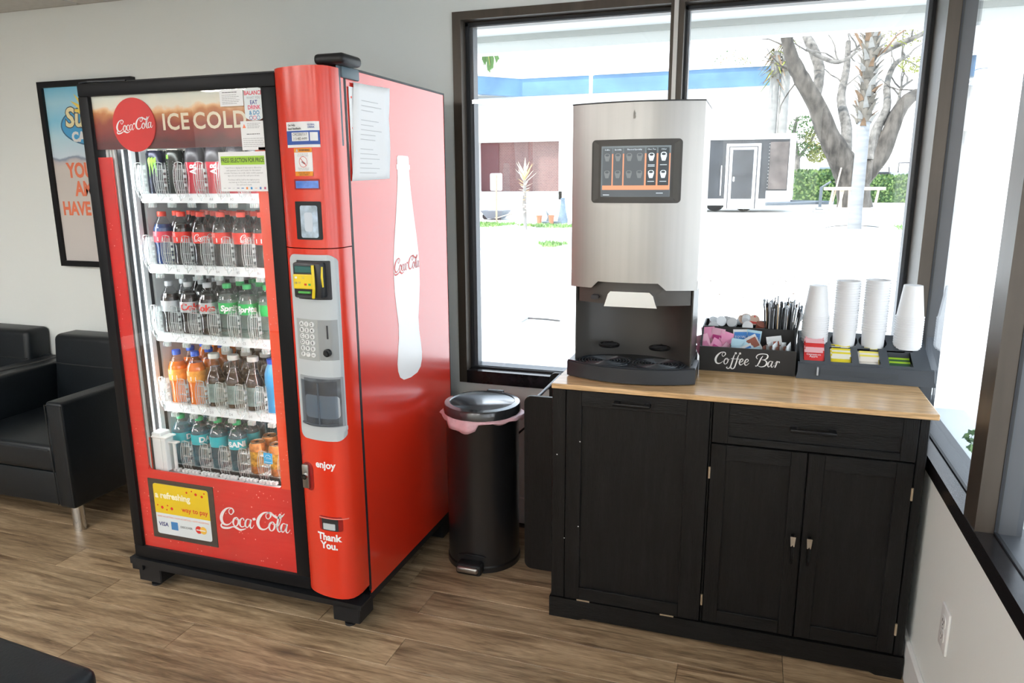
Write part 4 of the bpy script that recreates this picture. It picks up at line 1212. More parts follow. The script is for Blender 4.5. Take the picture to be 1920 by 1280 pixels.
# ================================================================== TRASH CAN
TX, TY, TR = .2115, -.3265, .1455
T = thing('trash_can', 'tall round black pedal trash can with pink liner, between the drinks machine and the cabinet', 'trash can', (TX, TY, 0))
M_can = mat('black_enamel', (.012, .012, .013), .30, coat=.3, coatr=.2)
b = MB(); b.lathe([(.147, .0), (.147, .020), (.1425, .026), (.1425, .615), (.146, .622)], n=56, cap=True); b.build('body', M_can, T, local=True, smooth=True)
b = MB(); b.lathe([(.140, .618), (.1515, .622), (.1515, .650), (.147, .6565), (.128, .660), (.122, .656), (.001, .657)], n=56, cap=False); ld = b.build('lid', mat('lid_satin_black', (.028, .030, .034), .20, coat=1.0, coatr=.12), T, local=True, smooth=True)
b = MB(); b.rbox(-.035, .035, .140, .166, .630, .660, .004, 2); b.build('lid_hinge', M_blackp, ld, local=True)
b = MB(); n = 72; r_ = random.Random(11); vs = []
prof_ = []
for i in range(n):
    a = 2 * math.pi * i / n
    drop = .006 + .012 * (0.5 + .5 * math.sin(3 * a + 1.1)) + .010 * max(0, math.sin(7 * a + .5))
    if -2.2 < (a if a < math.pi else a - 2 * math.pi) < -1.35: drop += .022
    o = .004 + .007 * (0.5 + 0.5 * math.sin(11 * a)) + (.010 if abs(math.cos(a)) > .93 else 0)
    for (dr, z) in ((0, .626), (o, .618), (o + .002, .618 - drop * .6), (o * .6 + .002, .618 - drop)):
        vs.append(((.147 + dr) * math.cos(a), (.147 + dr) * math.sin(a), z))
fs = []
for i in range(n):
    for k in range(3):
        a, c = i * 4 + k, ((i + 1) % n) * 4 + k
        fs.append((a, a + 1, c + 1, c))
b.add(vs, fs); o = b.build('bin_liner', mat('pink_plastic_film', (.80, .50, .56), .35, noise=(30, .12)), T, local=True, smooth=50); md = o.modifiers.new('t', 'SOLIDIFY'); md.thickness = .0008
b = MB(); b.rbox(-.052, .052, -.185, -.135, .006, .052, .012, 3); pd = b.build('pedal_housing', M_blackp, T, local=True, smooth=True)
b = MB(); b.rbox(-.043, .043, -.197, -.150, .022, .046, .008, 3); b.xf(Matrix.Translation((0, 0, 0))); b.build('pedal', M_steel, T, local=True, smooth=True)
b = MB(); b.tube([(-.055, -.132, .064), (-.03, -.143, .072), (0, -.1475, .075), (.03, -.143, .072), (.055, -.132, .064)], .004, 6); b.build('pedal_arch', M_blackp, T, local=True, smooth=True)

# ---- cord behind the trash can
b = MB(); b.tube([(.20, -.006, .36), (.25, -.012, .415), (.28, -.014, .445), (.35, -.012, .50), (.45, -.010, .53)], .0045, 8)
tag(b.build('power_cord', M_blackp, None, smooth=True), 'black power cord running down the wall behind the trash can', 'cord')

# ================================================================== CABINET
K = thing('kitchen_cabinet', 'black wood-grain cabinet with drawer, two doors and tilt-out bin, under the wooden countertop', 'cabinet', (1.14, -.36, 0))
M_bw = wood('black_woodgrain', (.0035, .0035, .0038), (.006, .006, .0063), (.010, .010, .0103), scale=(14, 14, 1.3), rough=.38, bump=.5, perobj=False, ring=4)
M_bwh = wood('black_woodgrain_flat', (.0035, .0035, .0038), (.006, .006, .0063), (.010, .010, .0103), scale=(1.6, 14, 12), rough=.38, bump=.5, perobj=False, ring=4)
CT = .8508
b = MB(); b.box(.590, 1.683, -.630, -.05, .074, CT - .018); b.build('carcass', M_bw, K)
b = MB(); b.rbox(.582, .629, -.648, -.60, .074, CT - .019, .002, 1); b.box(.584, .590, -.601, -.06, .074, CT - .02); b.build('stile', M_bw, K)
b = MB(); b.rbox(1.664, 1.690, -.648, -.60, .074, CT - .019, .002, 1); b.box(1.684, 1.688, -.601, -.06, .074, CT - .02); b.build('stile', M_bw, K)
b = MB(); b.rbox(1.089, 1.094, -.645, -.62, .074, CT - .019, .001, 1); b.build('centre_stile', M_bw, K)
b = MB(); b.prism([(.577, 0), (.577, .0735), (1.693, .0735), (1.693, 0), (1.62, 0), (1.60, .008), (.70, .008), (.68, 0)], 'y', -.6549, -.635)
b.box(.577, .592, -.635, -.05, 0, .0735); b.box(1.678, 1.693, -.635, -.05, 0, .0735)
b.build('plinth', M_bwh, K)
def shaker(name, x0, x1, z0, z1, ix0, ix1, iz0, iz1, hm=M_bw, label=None):
    """frame front with a recessed flat panel, hollowed 7 mm"""
    yf, yb = -.652, -.632
    q = MB(); q.rbox(x0, ix0, yf, yb, z0, z1, .0012, 1); q.rbox(ix1, x1, yf, yb, z0, z1, .0012, 1)
    q.box(x0 + .004, x1 - .004, yb - .003, yb, z0 + .004, z1 - .004)
    d = q.build(name, M_bw, K)
    q = MB(); q.rbox(ix0, ix1, yf, yb, iz1, z1, .0012, 1); q.build('rail', M_bwh, d)
    q = MB(); q.rbox(ix0, ix1, yf, yb, z0, iz0, .0012, 1); q.build('rail', M_bwh, d)
    q = MB(); q.box(ix0, ix1, yf + .008, yb, iz0, iz1); q.build('panel', hm, d)
    if label: d['label'] = label
    return d
d1 = shaker('tilt_out_door', .631, 1.087, .077, CT - .022, .682, 1.017, .123, .777)
d2 = shaker('drawer', 1.097, 1.662, .699, CT - .022, 1.144, 1.621, .722, .768, hm=M_bwh)
d3 = shaker('door', 1.097, 1.375, .080, .694, 1.142, 1.330, .125, .645)
d4 = shaker('door', 1.379, 1.661, .080, .694, 1.425, 1.616, .127, .645)
def bar_handle(x0, x1, z, par):
    q = MB(); q.rbox(x0, x1, -.681, -.672, z - .005, z + .005, .002, 2)
    for x in (x0 + .010, x1 - .010): q.rbox(x - .010, x + .010, -.676, -.651, z - .0055, z + .0055, .002, 1)
    return q.build('handle', mat('black_handle', (.008, .008, .009), .3, metal=.5), par, smooth=True)
bar_handle(.788, .906, .800, d1); bar_handle(1.320, 1.448, .768, d2)
for x, par in ((1.352, d3), (1.399, d4)):
    q = MB(); q.tube([(x, -.652, .425), (x, -.672, .420), (x, -.676, .395), (x, -.674, .355), (x, -.664, .338)], [.006, .0065, .005, .0045, .004], 8); q.build('handle', mat('black_handle', (0, 0, 0)), par, smooth=True)
    q = MB(); q.prism([(x - .008, .432), (x + .008, .432), (x + .0055, .400), (x - .0055, .400)], 'y', -.6795, -.6765); q.build('handle_face', M_chrome, par)
M_brass = mat('brass_hinge', (.55, .45, .32), .35, metal=.7)
for (x, z0, z1, par) in ((1.0945, .58, .618, d3), (1.0925, .138, .175, d3), (1.6625, .583, .622, d4), (1.6625, .145, .183, d4)):
    q = MB(); q.cyl((x, -.653, z0), .0035, z1 - z0, n=10); q.build('hinge', M_brass, par)
for x0 in (.675, .960):
    q = MB(); q.box(x0, x0 + .045, -.6535, -.650, .0735, .0785); q.build('hinge', M_brass, d1)
for (x, z) in ((.679, .655), (.677, .352), (.60, .60), (.628, .30)):
    q = MB(); q.lathe([(.0022, 0), (.0018, .0008)], (x, -.6526 if x > .63 else -.6485, z), 8, 'y'); q.bend(lambda p: (p[0], p[1] - .0006, p[2])); q.build('chip', M_paper, K)
# side rack on the left end
RACK = [(.582, .735)] + rrect(.424, .582, .05, .735, .028, 6)[7:21] + [(.582, .05)]
q = MB(); q.prism(RACK, 'y', -.455, -.440)
rk = q.build('side_rack_panel', M_bw, K)
q = MB(); q.prism(RACK, 'y', -.115, -.100); q.build('side_rack_panel', M_bw, K)
q = MB(); q.tube([(.470, -.447, .728), (.470, -.105, .728)], .006, 10); q.tube([(.470, -.447, .30), (.470, -.105, .30)], .006, 10); q.build('rack_rod', mat('dark_rod', (.05, .055, .065), .3, metal=.6), rk)
for m_ in (M_bw, M_bwh):
    m_.node_tree.nodes['Principled BSDF'].inputs['Specular IOR Level'].default_value = .28
# countertop
b = MB(); b.rbox(.584, 1.7067, -.6668, -.016, CT - .0172, CT, .0025, 2)
ct = b.build('countertop', wood('oak_laminate', (.52, .31, .135), (.65, .41, .20), (.75, .50, .27), scale=(1.0, 9, 9), rough=.24, bump=.02, perobj=False, ring=2.4), None)
tag(ct, 'light oak laminate countertop on the black cabinet', 'countertop')

# ================================================================== COFFEE MACHINE
F = thing('coffee_machine', 'tall stainless steel coffee machine with dark touch screen, on the oak countertop', 'coffee machine', (.83, -.36, CT))
def arc(x0, x1, y0, bow, n=16):
    return [(x0 + (x1 - x0) * k / n, y0 - bow * (1 - (2 * k / n - 1) ** 2)) for k in range(n + 1)]
M_dark = mat('dark_taupe_plastic', (.050, .046, .042), .36)
HX0, HX1, HYB = .617, 1.0225, -.26
front = arc(HX0, HX1, -.548, .042)
# steel head, front skin with notch at the bottom
def fy(x):
    t = (x - HX0) / (HX1 - HX0)
    return -.548 - .042 * (1 - (2 * t - 1) ** 2)
b = MB(); b.prism(front + [(HX1, HYB), (HX0, HYB)], 'z', 1.184, 1.7255)
hd_ = b.build('steel_head', M_steel, F, smooth=40)
b = MB(); xs = [HX0 + (HX1 - HX0) * k / 28 for k in range(29)]
def zb(x):
    if x < .690: return 1.156
    if x < .712: return 1.156 + (x - .690) / .022 * .022
    if x < .905: return 1.178
    if x < .930: return 1.178 - (x - .905) / .025 * .022
    return 1.156
xs = sorted(set(xs + [.690, .712, .905, .930]))
vs = []; fs = []
for x in xs:
    vs += [(x, fy(x), zb(x)), (x, fy(x), 1.186), (x, fy(x) + .012, zb(x)), (x, fy(x) + .012, 1.186)]
for i in range(len(xs) - 1):
    a, c = 4 * i, 4 * i + 4
    fs += [(a, c, c + 1, a + 1), (a + 2, a, c, c + 2)[::-1], (a + 2, a + 3, c + 3, c + 2)]
fs += [(1, 3, 2, 0), (len(vs) - 4, len(vs) - 2, len(vs) - 1, len(vs) - 3)]
b.add(vs, fs); b.build('skirt', M_steel, hd_, smooth=40)
b = MB(); b.box(HX0, HX0 + .008, -.548, HYB, 1.156, 1.186); b.box(HX1 - .008, HX1, -.548, HYB, 1.156, 1.186); b.build('side_skirt', M_steel, hd_)
b = MB(); b.prism([(p[0], p[1] - .0015) for p in arc(HX0 - .001, HX1 + .001, -.548, .043)] + [(HX1 + .001, HYB), (HX0 - .001, HYB)], 'z', 1.7255, 1.7295); b.build('top_cap', mat('dark_cap', (.03, .03, .032), .4), hd_, smooth=40)
q = MB(); q.prism([(-.003, -.013), (.004, -.012), (.0055, -.006), (.003, -.002), (.005, .003), (.002, .008), (.0, .014), (-.003, .006)], 'y', 0, .0006)
q.bend(lambda p: (p[0] + .817, fy(.817) - .0006 + p[1], p[2] + 1.690)); q.build('maker_mark', mat('etched_grey', (.30, .29, .26), .5), hd_)
# screen bezel
def patch(name, x0, x1, z0, z1, m, par, off, r=.0, yfn=fy, n=12):
    q = MB(); xs = sorted(set([x0 + (x1 - x0) * k / n for k in range(n + 1)] + ([x0 + r * (1 - math.cos(R(15 * k))) for k in range(7)] + [x1 - r * (1 - math.cos(R(15 * k))) for k in range(7)] if r else [])))
    vs = []
    for x in xs:
        e = min(x - x0, x1 - x); d = r - math.sqrt(max(0, r * r - (r - e) ** 2)) if r and e < r else 0
        vs += [(x, yfn(x) - off, z0 + d), (x, yfn(x) - off, z1 - d), (x, yfn(x) + .001, z0 + d), (x, yfn(x) + .001, z1 - d)]
    fs = []
    for i in range(len(xs) - 1):
        a, c = 4 * i, 4 * i + 4
        fs += [(a, c, c + 1, a + 1), (a + 1, c + 1, c + 3, a + 3), (c, a, a + 2, c + 2)]
    fs += [(0, 1, 3, 2), (4 * (len(xs) - 1) + 1, 4 * (len(xs) - 1), 4 * (len(xs) - 1) + 2, 4 * (len(xs) - 1) + 3)]
    q.add(vs, fs); return q.build(name, m, par, smooth=40)
bz = patch('screen_bezel', .686, .9625, 1.4265, 1.6175, M_dark, F, .004, r=.012)
# bezel inner slopes: a sunken frame
fl = lambda x: -.590
q = MB()
o4 = [(.692, 1.432), (.956, 1.432), (.956, 1.612), (.692, 1.612)]; i4 = [(.7165, 1.4455), (.931, 1.4455), (.931, 1.5985), (.7165, 1.5985)]
vs = [(x, fy(x) - .0055, z) for x, z in o4] + [(x, fy(x) - .0035, z) for x, z in i4]
q.add(vs, [(0, 1, 5, 4), (1, 2, 6, 5), (2, 3, 7, 6), (3, 0, 4, 7)]); q.build('bezel_slope', mat('bezel_slope_grey', (.07, .068, .062), .4), bz)
scr = patch('touch_screen', .7175, .930, 1.446, 1.598, mat('screen_glow', (.03, .035, .04), .12, emit=(.16, .19, .20), estr=.75), F, .0050)
def sp(x0, x1, z0, z1, m, off=.0058, name='menu_panel'):
    return patch(name, x0, x1, z0, z1, m, scr, off, n=max(3, int((x1 - x0) / .006)))
M_s1 = mat('screen_panel', (.02, .02, .022), .3, emit=(.085, .10, .11), estr=.8); M_s2 = mat('screen_orange', (.2, .08, .04), .3, emit=(.85, .30, .16), estr=.8)
M_s3 = mat('screen_dark', (.02, .02, .022), .3, emit=(.035, .045, .05), estr=.8); M_s4 = mat('screen_white', (.5, .55, .6), .3, emit=(.55, .64, .70), estr=.8); M_s5 = mat('screen_dim', (.1, .1, .1), .3, emit=(.13, .15, .155), estr=.8)
sp(.722, .9285, 1.467, 1.575, M_s2, .0054, 'menu_backdrop')
cx_ = [(.722, .752, M_s1), (.756, .786, M_s1), (.790, .853, M_s1), (.858, .888, M_s3), (.893, .925, M_s3)]
for (a, c, m_) in cx_: sp(a, c, 1.480, 1.592, m_)
sp(.7185, .929, 1.447, 1.467, M_s1)
for (a, t_) in ((.737, 'Coffee'), (.771, 'Specialty'), (.822, 'Flavored Specialty'), (.873, 'Choc Tea'), (.909, 'Other')):
    letters('menu_lettering', t_, (a, 0, 1.587), .0062, M_s4, scr, bendf=lambda p: (p[0], fy(p[0]) - .0068, p[2]), res=1)
def cup_icon(x, z, m, tall=1.0):
    q = MB(); q.prism([(x - .0085, z + .010 * tall), (x - .009, z + .004), (x - .005, z - .010), (x + .005, z - .010), (x + .009, z + .004), (x + .0085, z + .010 * tall), (x + .004, z + .013 * tall), (x - .004, z + .013 * tall)], 'y', 0, .0003)
    q.bend(lambda p: (p[0], fy(p[0]) - .0068 + p[1], p[2])); o_ = q.build('drink_icon', m, scr)
    q = MB(); q.prism(disc(x, z + .008 * tall, .0062, .0035, 14), 'y', 0, .0002); q.bend(lambda p: (p[0], fy(p[0]) - .0074 + p[1], p[2])); q.build('icon_drink_top', M_s3 if m is M_s4 else M_s1, scr)
for x in (.873, .909):
    for z in (1.563, 1.512): cup_icon(x, z, M_s4, 1.2 if x > .9 and z > 1.55 else 1.0)
for x in (.737, .771, .806, .838):
    for z in (1.563, 1.512): cup_icon(x, z, M_s5)
for x, z in ((.873, 1.541), (.873, 1.537), (.909, 1.541), (.873, 1.492), (.909, 1.492), (.735, 1.4515), (.90, 1.457)):
    sp(x - .010, x + .010, z - .0008, z + .0008, M_s4, .0064, 'menu_caption')
# dark body: concave niche
niche = [(.628, -.525)] + [(.632 + (1.008 - .632) * k / 14, -.525 + .115 * math.sin(math.pi * k / 14) ** .55) for k in range(15)] + [(1.012, -.525)]
b = MB(); b.prism(niche + [(1.012, -.30), (.628, -.30)], 'z', CT + .052, 1.186)
b.build('niche_body', M_dark, F, smooth=50)
b = MB(); b.prism(arc(.640, 1.003, -.525, .045) + [(1.003, -.44), (.640, -.44)], 'z', 1.104, 1.180)
hs_ = b.build('dispense_head', mat('taupe_head', (.065, .058, .052), .34), F, smooth=40)
q = MB(); q.prism(rrect(.688, .714, 1.118, 1.132, .006), 'y', -.569, -.540); q.build('sensor_window', M_ink, hs_)
q = MB(); q.prism([(.742, 1.100), (.736, 1.100), (.748, 1.140), (.756, 1.149), (.880, 1.149), (.892, 1.138), (.900, 1.112), (.905, 1.100)][::-1], 'y', -.589, -.46); q.build('spout_cover', M_chrome, F, smooth=30)
def hdisc(x, y, z):
    q = MB(); q.lathe([(.034, 0), (.036, .003), (.036, .007), (.0335, .0085), (.031, .006), (.001, .006)], (x, y, z), 28, cap=False); o_ = q.build('cup_rest', mat('gloss_black', (.008, .008, .009), .15), F, smooth=40)
    q = MB()
    for k in range(4): q.box(x - .026 + k * .001, x + .026 - k * .001, y - .019 + k * .011, y - .014 + k * .011, z + .005, z + .0075)
    q.build('rest_bars', M_blackp, o_)
    q = MB(); q.tube([(x, y + .03, z + .002), (x, y + .07, z + .002)], .006, 8); q.build('rest_arm', MATS['gloss_black'], o_)
hdisc(.735, -.475, .944); hdisc(.905, -.475, .944)
# drip tray
tr = arc(.609, 1.031, -.560, .056, 20)
b = MB(); b.prism(tr + [(1.031, -.42), (.609, -.42)], 'z', CT + .004, CT + .052); tb = b.build('drip_tray', mat('tray_blue_black', (.022, .026, .032), .32), F, smooth=40)
b = MB(); b.box(.628, 1.016, -.50, -.28, CT + .001, CT + .054); b.build('base_block', M_blackp, F)
b = MB(); b.tube([(p[0], p[1] + .004, CT + .054) for p in arc(.612, 1.028, -.560, .054, 20)], .0035, 6); b.build('tray_rim', mat('tray_blue_black', (0, 0, 0)), tb, smooth=True)
for cx in (.735, .905):
    for k in range(1, 10):
        rr_ = .010 * k
        q = MB(); pts = []
        for j in range(25):
            a = math.pi * 2 * j / 24
            x, y = cx + rr_ * math.cos(a), -.525 + rr_ * .9 * math.sin(a)
            lim = -.555 - .054 * (1 - (2 * (x - .609) / .422 - 1) ** 2)
            ok = (x < .818 if cx < .8 else x > .822) and .622 < x < 1.018 and lim < y < -.455
            if ok: pts.append((x, y, CT + .0545))
            else:
                if len(pts) > 1: q.tube(pts, .0022, 5)
                pts = []
        if len(pts) > 1: q.tube(pts, .0022, 5)
        if q.v: q.build('grille_ring', mat('grille_blue_black', (.03, .036, .044), .25), tb, smooth=True)
b = MB()
for x in (.65, .99): b.cyl((x, -.53, CT), .010, .006, n=12); b.cyl((x, -.32, CT), .010, .003, n=12)
b.build('foot', M_gasket, F)

# ================================================================== COFFEE BAR ORGANISER
B = thing('condiment_box', 'black tiered condiment box lettered Coffee Bar, right of the coffee machine', 'organiser', (1.18, -.24, CT))
M_bx = mat('matte_black_wood', (.012, .012, .013), .5)
bx0, bx1, byf, byb = 1.027, 1.340, -.348, -.07
b = MB(); b.box(bx0, bx1, byf, byf + .006, CT + .0005, .936); b.build('front_board', M_bx, B)
side_poly = [(byf + .006, CT + .0005), (byf + .006, .936), (-.235, .985), (byb, .985), (byb, CT + .0005)]
b = MB(); b.prism(side_poly, 'x', bx0, bx0 + .005); b.build('side_board', M_bx, B)
b = MB(); b.prism(side_poly, 'x', bx1 - .005, bx1); b.build('side_board', M_bx, B)
b = MB(); b.box(bx0 + .005, bx1 - .005, -.228, -.223, CT + .001, .985); b.build('tier_board', M_bx, B)
b = MB(); b.box(bx0 + .005, bx1 - .005, byb - .005, byb, CT + .001, .985); b.box(bx0 + .005, bx1 - .005, byf + .006, byb, CT + .0005, CT + .004); b.build('back_board', M_bx, B)
for x in (1.125, 1.233):
    b = MB(); b.box(x, x + .004, byf + .006, -.228, CT + .004, .930); b.build('divider', M_bx, B)
b = MB(); b.box(1.236, 1.240, -.223, byb - .005, CT + .004, .984); b.build('divider', M_bx, B)
G_f = [[(.42, .92, .06), (.52, .98, .10), (.56, .90, .07), (.44, .84, .04), (.34, .60, .10), (.24, .20, .12), (.10, -.22, .10), (-.08, -.34, .07), (-.20, -.26, .09), (-.12, -.20, .04)], [(.12, .46, .03), (.30, .50, .06), (.52, .46, .03)]]
G_e = [[(.06, .22, .03), (.26, .28, .05), (.38, .42, .08), (.28, .52, .07), (.14, .40, .11), (.08, .18, .12), (.16, .03, .08), (.30, .06, .05), (.46, .22, .03)]]
G_B = [[(.52, .86, .04), (.36, .60, .11), (.22, .26, .12), (.06, .02, .06), (-.06, .06, .05)], [(.10, .58, .03), (-.02, .74, .08), (.14, .94, .08), (.50, 1.02, .06), (.86, .98, .08), (.92, .80, .13), (.76, .60, .08), (.44, .54, .03)], [(.50, .54, .03), (.74, .50, .07), (.88, .32, .14), (.74, .08, .10), (.42, -.02, .06), (.10, .06, .04), (-.04, -.02, .07)]]
G_r = [[(.06, .30, .03), (.22, .50, .05), (.24, .44, .08), (.16, .20, .11), (.08, .0, .10)], [(.16, .26, .03), (.30, .46, .05), (.42, .46, .09), (.40, .38, .06)]]
word = G_C + sh(G_o, .84) + sh(G_f, 1.34) + sh(G_f, 1.70) + sh(G_e, 2.12) + sh(G_e, 2.56) + sh(G_B, 3.60) + sh(G_a, 4.50) + sh(G_r, 5.08)
vs, fs = stroke_mesh(word, 1.0, .92)
s_ = .215 / 5.55
vs = [((x - 2.78) * s_, (y - .38) * s_ * 1.12) for x, y in vs]
q = MB(); q.add(map2(vs, (1.183, byf - .0006, .894)), fs); q.build('coffee_bar_lettering', M_print, B)
# sachets
def packet(name, label, cat, loc, w_, h_, m, rx=0.2, ry=0.0, rz=0.0, group=None, mark=None, mm=None, text=None):
    q = MB(); n = 4; vs = []
    for j in range(n + 1):
        for i in range(n + 1):
            u_, v_ = i / n, j / n
            p = .0028 * math.sin(math.pi * u_) * math.sin(math.pi * v_)
            vs.append(((u_ - .5) * w_, -p, v_ * h_))
    k = len(vs)
    for j in range(n + 1):
        for i in range(n + 1):
            u_, v_ = i / n, j / n
            vs.append(((u_ - .5) * w_, .0006 + .0028 * math.sin(math.pi * u_) * math.sin(math.pi * v_), v_ * h_))
    fs = []
    for j in range(n):
        for i in range(n):
            a = j * (n + 1) + i
            fs += [(a, a + 1, a + n + 2, a + n + 1), (k + a, k + a + n + 1, k + a + n + 2, k + a + 1)]
    q.add(vs, fs); o = q.build(name, m, None, smooth=True)
    o.location = loc; o.rotation_euler = (rx, ry, rz); tag(o, label, cat, group)
    if mark:
        x0, x1, z0, z1 = mark
        q = MB(); q.box(x0 * w_, x1 * w_, -.0038, -.0030, z0 * h_, z1 * h_); mk = q.build('printed_band', mm, o, local=True)
        if text: letters_local(text[0], (0, -.0041, (z0 + z1) / 2 * h_), text[1], text[2], o)
    return o
def letters_local(body, origin, size, m, par, **k):
    vs, fs = text_mesh(body, size, res=1, **k)
    q = MB(); q.add(map2(vs, origin, '-y'), fs); return q.build('lettering', m, par, local=True)
M_pink = mat('pink_sachet', (.86, .32, .52), .5); M_pink2 = mat('pink_sachet_pale', (.90, .48, .62), .5); M_mag = mat('magenta_print', (.55, .03, .22), .5)
M_bl = mat('blue_print', (.03, .22, .62), .45); M_lb = mat('pale_blue_sachet', (.50, .74, .86), .5); M_brn = mat('brown_print', (.35, .10, .06), .5); M_wp = mat('sachet_white', (.80, .82, .83), .5)
r_ = random.Random(21)
pos = [(1.052, -.250, .935, -.25, -.10, .1), (1.075, -.255, .933, -.28, .12, -.1), (1.100, -.262, .925, -.35, .30, .1), (1.045, -.285, .915, -.3, -.3, .2), (1.070, -.290, .905, -.5, .5, .2), (1.095, -.295, .897, -.6, .8, .1), (1.055, -.31, .895, -.45, -.5, .1), (1.085, -.315, .888, -.55, 1.1, .0)]
posn = ['at the back left', 'at the back, middle', 'leaning right at the back', 'against the left side', 'in the middle of the heap', 'lying to the right', 'lowest at the front left', 'lowest at the front']
for k, (x, y, z, a, c, d) in enumerate(pos):
    packet('sweetener_packet', 'pink sweetener packet %s of the left compartment' % posn[k], 'packet', (x, y, z - .012), .046, .062, M_pink if k % 2 == 0 else M_pink2, a, c, d, 'pink sweetener packets', (-.35, .3, .35, .6), M_mag if k in (1, 4) else M_pink, ('Sweet', .014, M_mag) if k in (1, 4) else None)
pos = [(1.160, -.240, .930, -.15, -.05, .05, M_wp, 1), (1.198, -.243, .930, -.15, .08, -.1, M_lb, 1), (1.150, -.285, .905, -.3, .1, .1, M_lb, 0), (1.170, -.295, .895, -.4, .5, 0, M_lb, 0), (1.150, -.315, .885, -.5, 1.1, .1, M_wp, 1), (1.200, -.30, .892, -.4, -.5, .1, M_wp, 1), (1.215, -.315, .885, -.4, -.2, .1, M_lb, 0), (1.215, -.275, .920, -.3, -.55, .0, M_wp, 2)]
posn = ['standing at the back left', 'standing at the back right', 'left in the heap', 'leaning right in the heap', 'lying at the front', 'tilted left at the front', 'front right', 'with brown print, tilted over the right divider']
for k, (x, y, z, a, c, d, m_, mk) in enumerate(pos):
    packet('sugar_packet' if mk == 2 else 'sweetener_packet', ('white' if m_ is M_wp else 'pale blue') + ' packet %s of the middle compartment' % posn[k] if mk != 2 else 'white sugar packet with brown print, tilted over the right divider', 'packet', (x, y, z - .012), .050, .062, m_, a, c, d, 'blue and white packets', (-.42, .42, .3, .85) if mk else (-.3, .3, .5, .6), M_bl if mk == 1 else (M_brn if mk == 2 else M_lb), ('EQUAL', .012, M_wp) if mk == 1 and k < 2 else None)
packet('sugar_packet', 'white sugar packet with brown print standing at the back of the right compartment', 'packet', (1.278, -.262, .905), .050, .062, M_wp, -.3, -.15, .1, 'brown and white sugar packets', (-.3, .3, .3, .7), M_brn)
for k in range(12):
    x = 1.246 + .0072 * k
    packet('sugar_packet', 'white and brown sugar packet on edge, %s in the front right row' % ['first', 'second', 'third', 'fourth', 'fifth', 'sixth', 'seventh', 'eighth', 'ninth', 'tenth', 'eleventh', 'last'][k], 'packet', (x, -.305, .885), .046, .058 + .012 * (k % 3 == 2), M_wp if k % 3 else mat('brown_sachet', (.30, .13, .09), .5), -.1, .18 * math.sin(k), 1.25 + .08 * math.sin(k * 2), 'brown and white sugar packets', (-.4, .4, .2, .4), M_brn)
# creamer cups behind
M_cr = mat('creamer_white', (.74, .77, .80), .35); M_foil = mat('foil_beige', (.62, .45, .36), .4); M_rd = mat('creamer_red', (.70, .05, .04), .4)
for k, (x, y, z, a, c, foil) in enumerate(((1.060, -.165, .975, .5, .3, 0), (1.085, -.185, .982, 1.1, .9, 0), (1.112, -.170, .985, -.3, .2, 0), (1.128, -.190, .978, .9, -.5, 0), (1.155, -.165, .984, .6, .8, 1), (1.172, -.175, .992, -1.2, .4, 1), (1.200, -.165, .990, 1.45, .1, 2), (1.180, -.205, .972, 1.3, -.3, 0), (1.062, -.20, .965, 1.5, .2, 0), (1.222, -.18, .970, .4, .4, 3))):
    q = MB(); q.lathe([(.0125, -.012), (.0165, .008), (.0165, .009)], n=16)
    o = q.build('creamer_cup', M_cr if foil != 3 else M_brn, None, smooth=True); o.location = (x, y, z + .014); o.rotation_euler = (a, c, 0)
    tag(o, ['white creamer cup at the far left of the pile', 'white creamer cup on its side, second from left', 'white creamer cup with rim up, third from left', 'white creamer cup leaning left of the foil-topped ones', 'creamer cup with beige foil, leaning back', 'creamer cup with foil tipped forward', 'creamer cup showing red and beige lid, top of the pile', 'white creamer cup low in front of the red-lidded one', 'white creamer cup low at the left end', 'small brown creamer cup beside the stirrers'][k], 'creamer cup', 'creamer cups behind the sachets')
    q = MB(); q.lathe([(.0185, .009), (.0185, .0102), (.001, .0104)], n=16, cap=True); lo_ = q.build('foil_lid', [M_cr, M_foil, M_foil, M_brn][foil], o, local=True, smooth=True)
    if foil == 2:
        q = MB(); q.prism([(-.016, -.006), (.016, -.006), (.012, -.013), (-.012, -.013)], 'z', .0104, .0110); q.prism([(-.004, .010), (.004, .010), (0, .018)], 'z', .0104, .0110); q.build('red_print', M_rd, o, local=True)
# stirrers and straws
r_ = random.Random(5)
M_st1 = mat('stirrer_black', (.02, .02, .022), .4); M_st2 = mat('stirrer_wrapped', (.50, .53, .56), .35); M_st3 = mat('stirrer_tan', (.50, .36, .20), .5)
for k in range(92):
    u_ = (k % 13) / 12; v_ = (k // 13) / 7
    x = 1.247 + .082 * u_ + r_.uniform(-.002, .002); y = -.215 + .115 * v_ + r_.uniform(-.004, .004)
    L = r_.uniform(.188, .222); tx = (u_ - .5) * .12 + r_.uniform(-.06, .06) + .03; ty = r_.uniform(-.05, .05)
    kind = 2 if k % 17 == 5 else (1 if k % 3 == 0 else 0)
    z0 = CT + .006; top = (x + tx * L, y + ty * L, z0 + L + (.02 if k % 21 == 7 else 0))
    q = MB(); q.tube([(x, y, z0), top], .0017 if kind == 0 else .0021, 5)
    o = q.build('coffee_stirrer', [M_st1, M_st2, M_st3][kind], None, loc=(x, y, z0))
    tag(o, ['thin black coffee stirrer in the bundle at the back right of the Coffee Bar box', 'paper-wrapped coffee stirrer in the bundle at the back right of the Coffee Bar box', 'tan wooden coffee stirrer in the bundle at the back right of the Coffee Bar box'][kind], 'stirrer', ['black coffee stirrers', 'wrapped coffee stirrers', 'tan coffee stirrers'][kind])
    if kind == 1:
        q = MB(); t_ = Vector(top) - Vector((x, y, z0)); q.lathe([(.002, -.03), (.0042, -.018), (.0035, -.006), (.0055, .0), (.001, .004)], tuple(t_), 7); q.build('wrapper_end', mat('wrapper_film', (.62, .68, .74), .3), o, local=True, smooth=True)

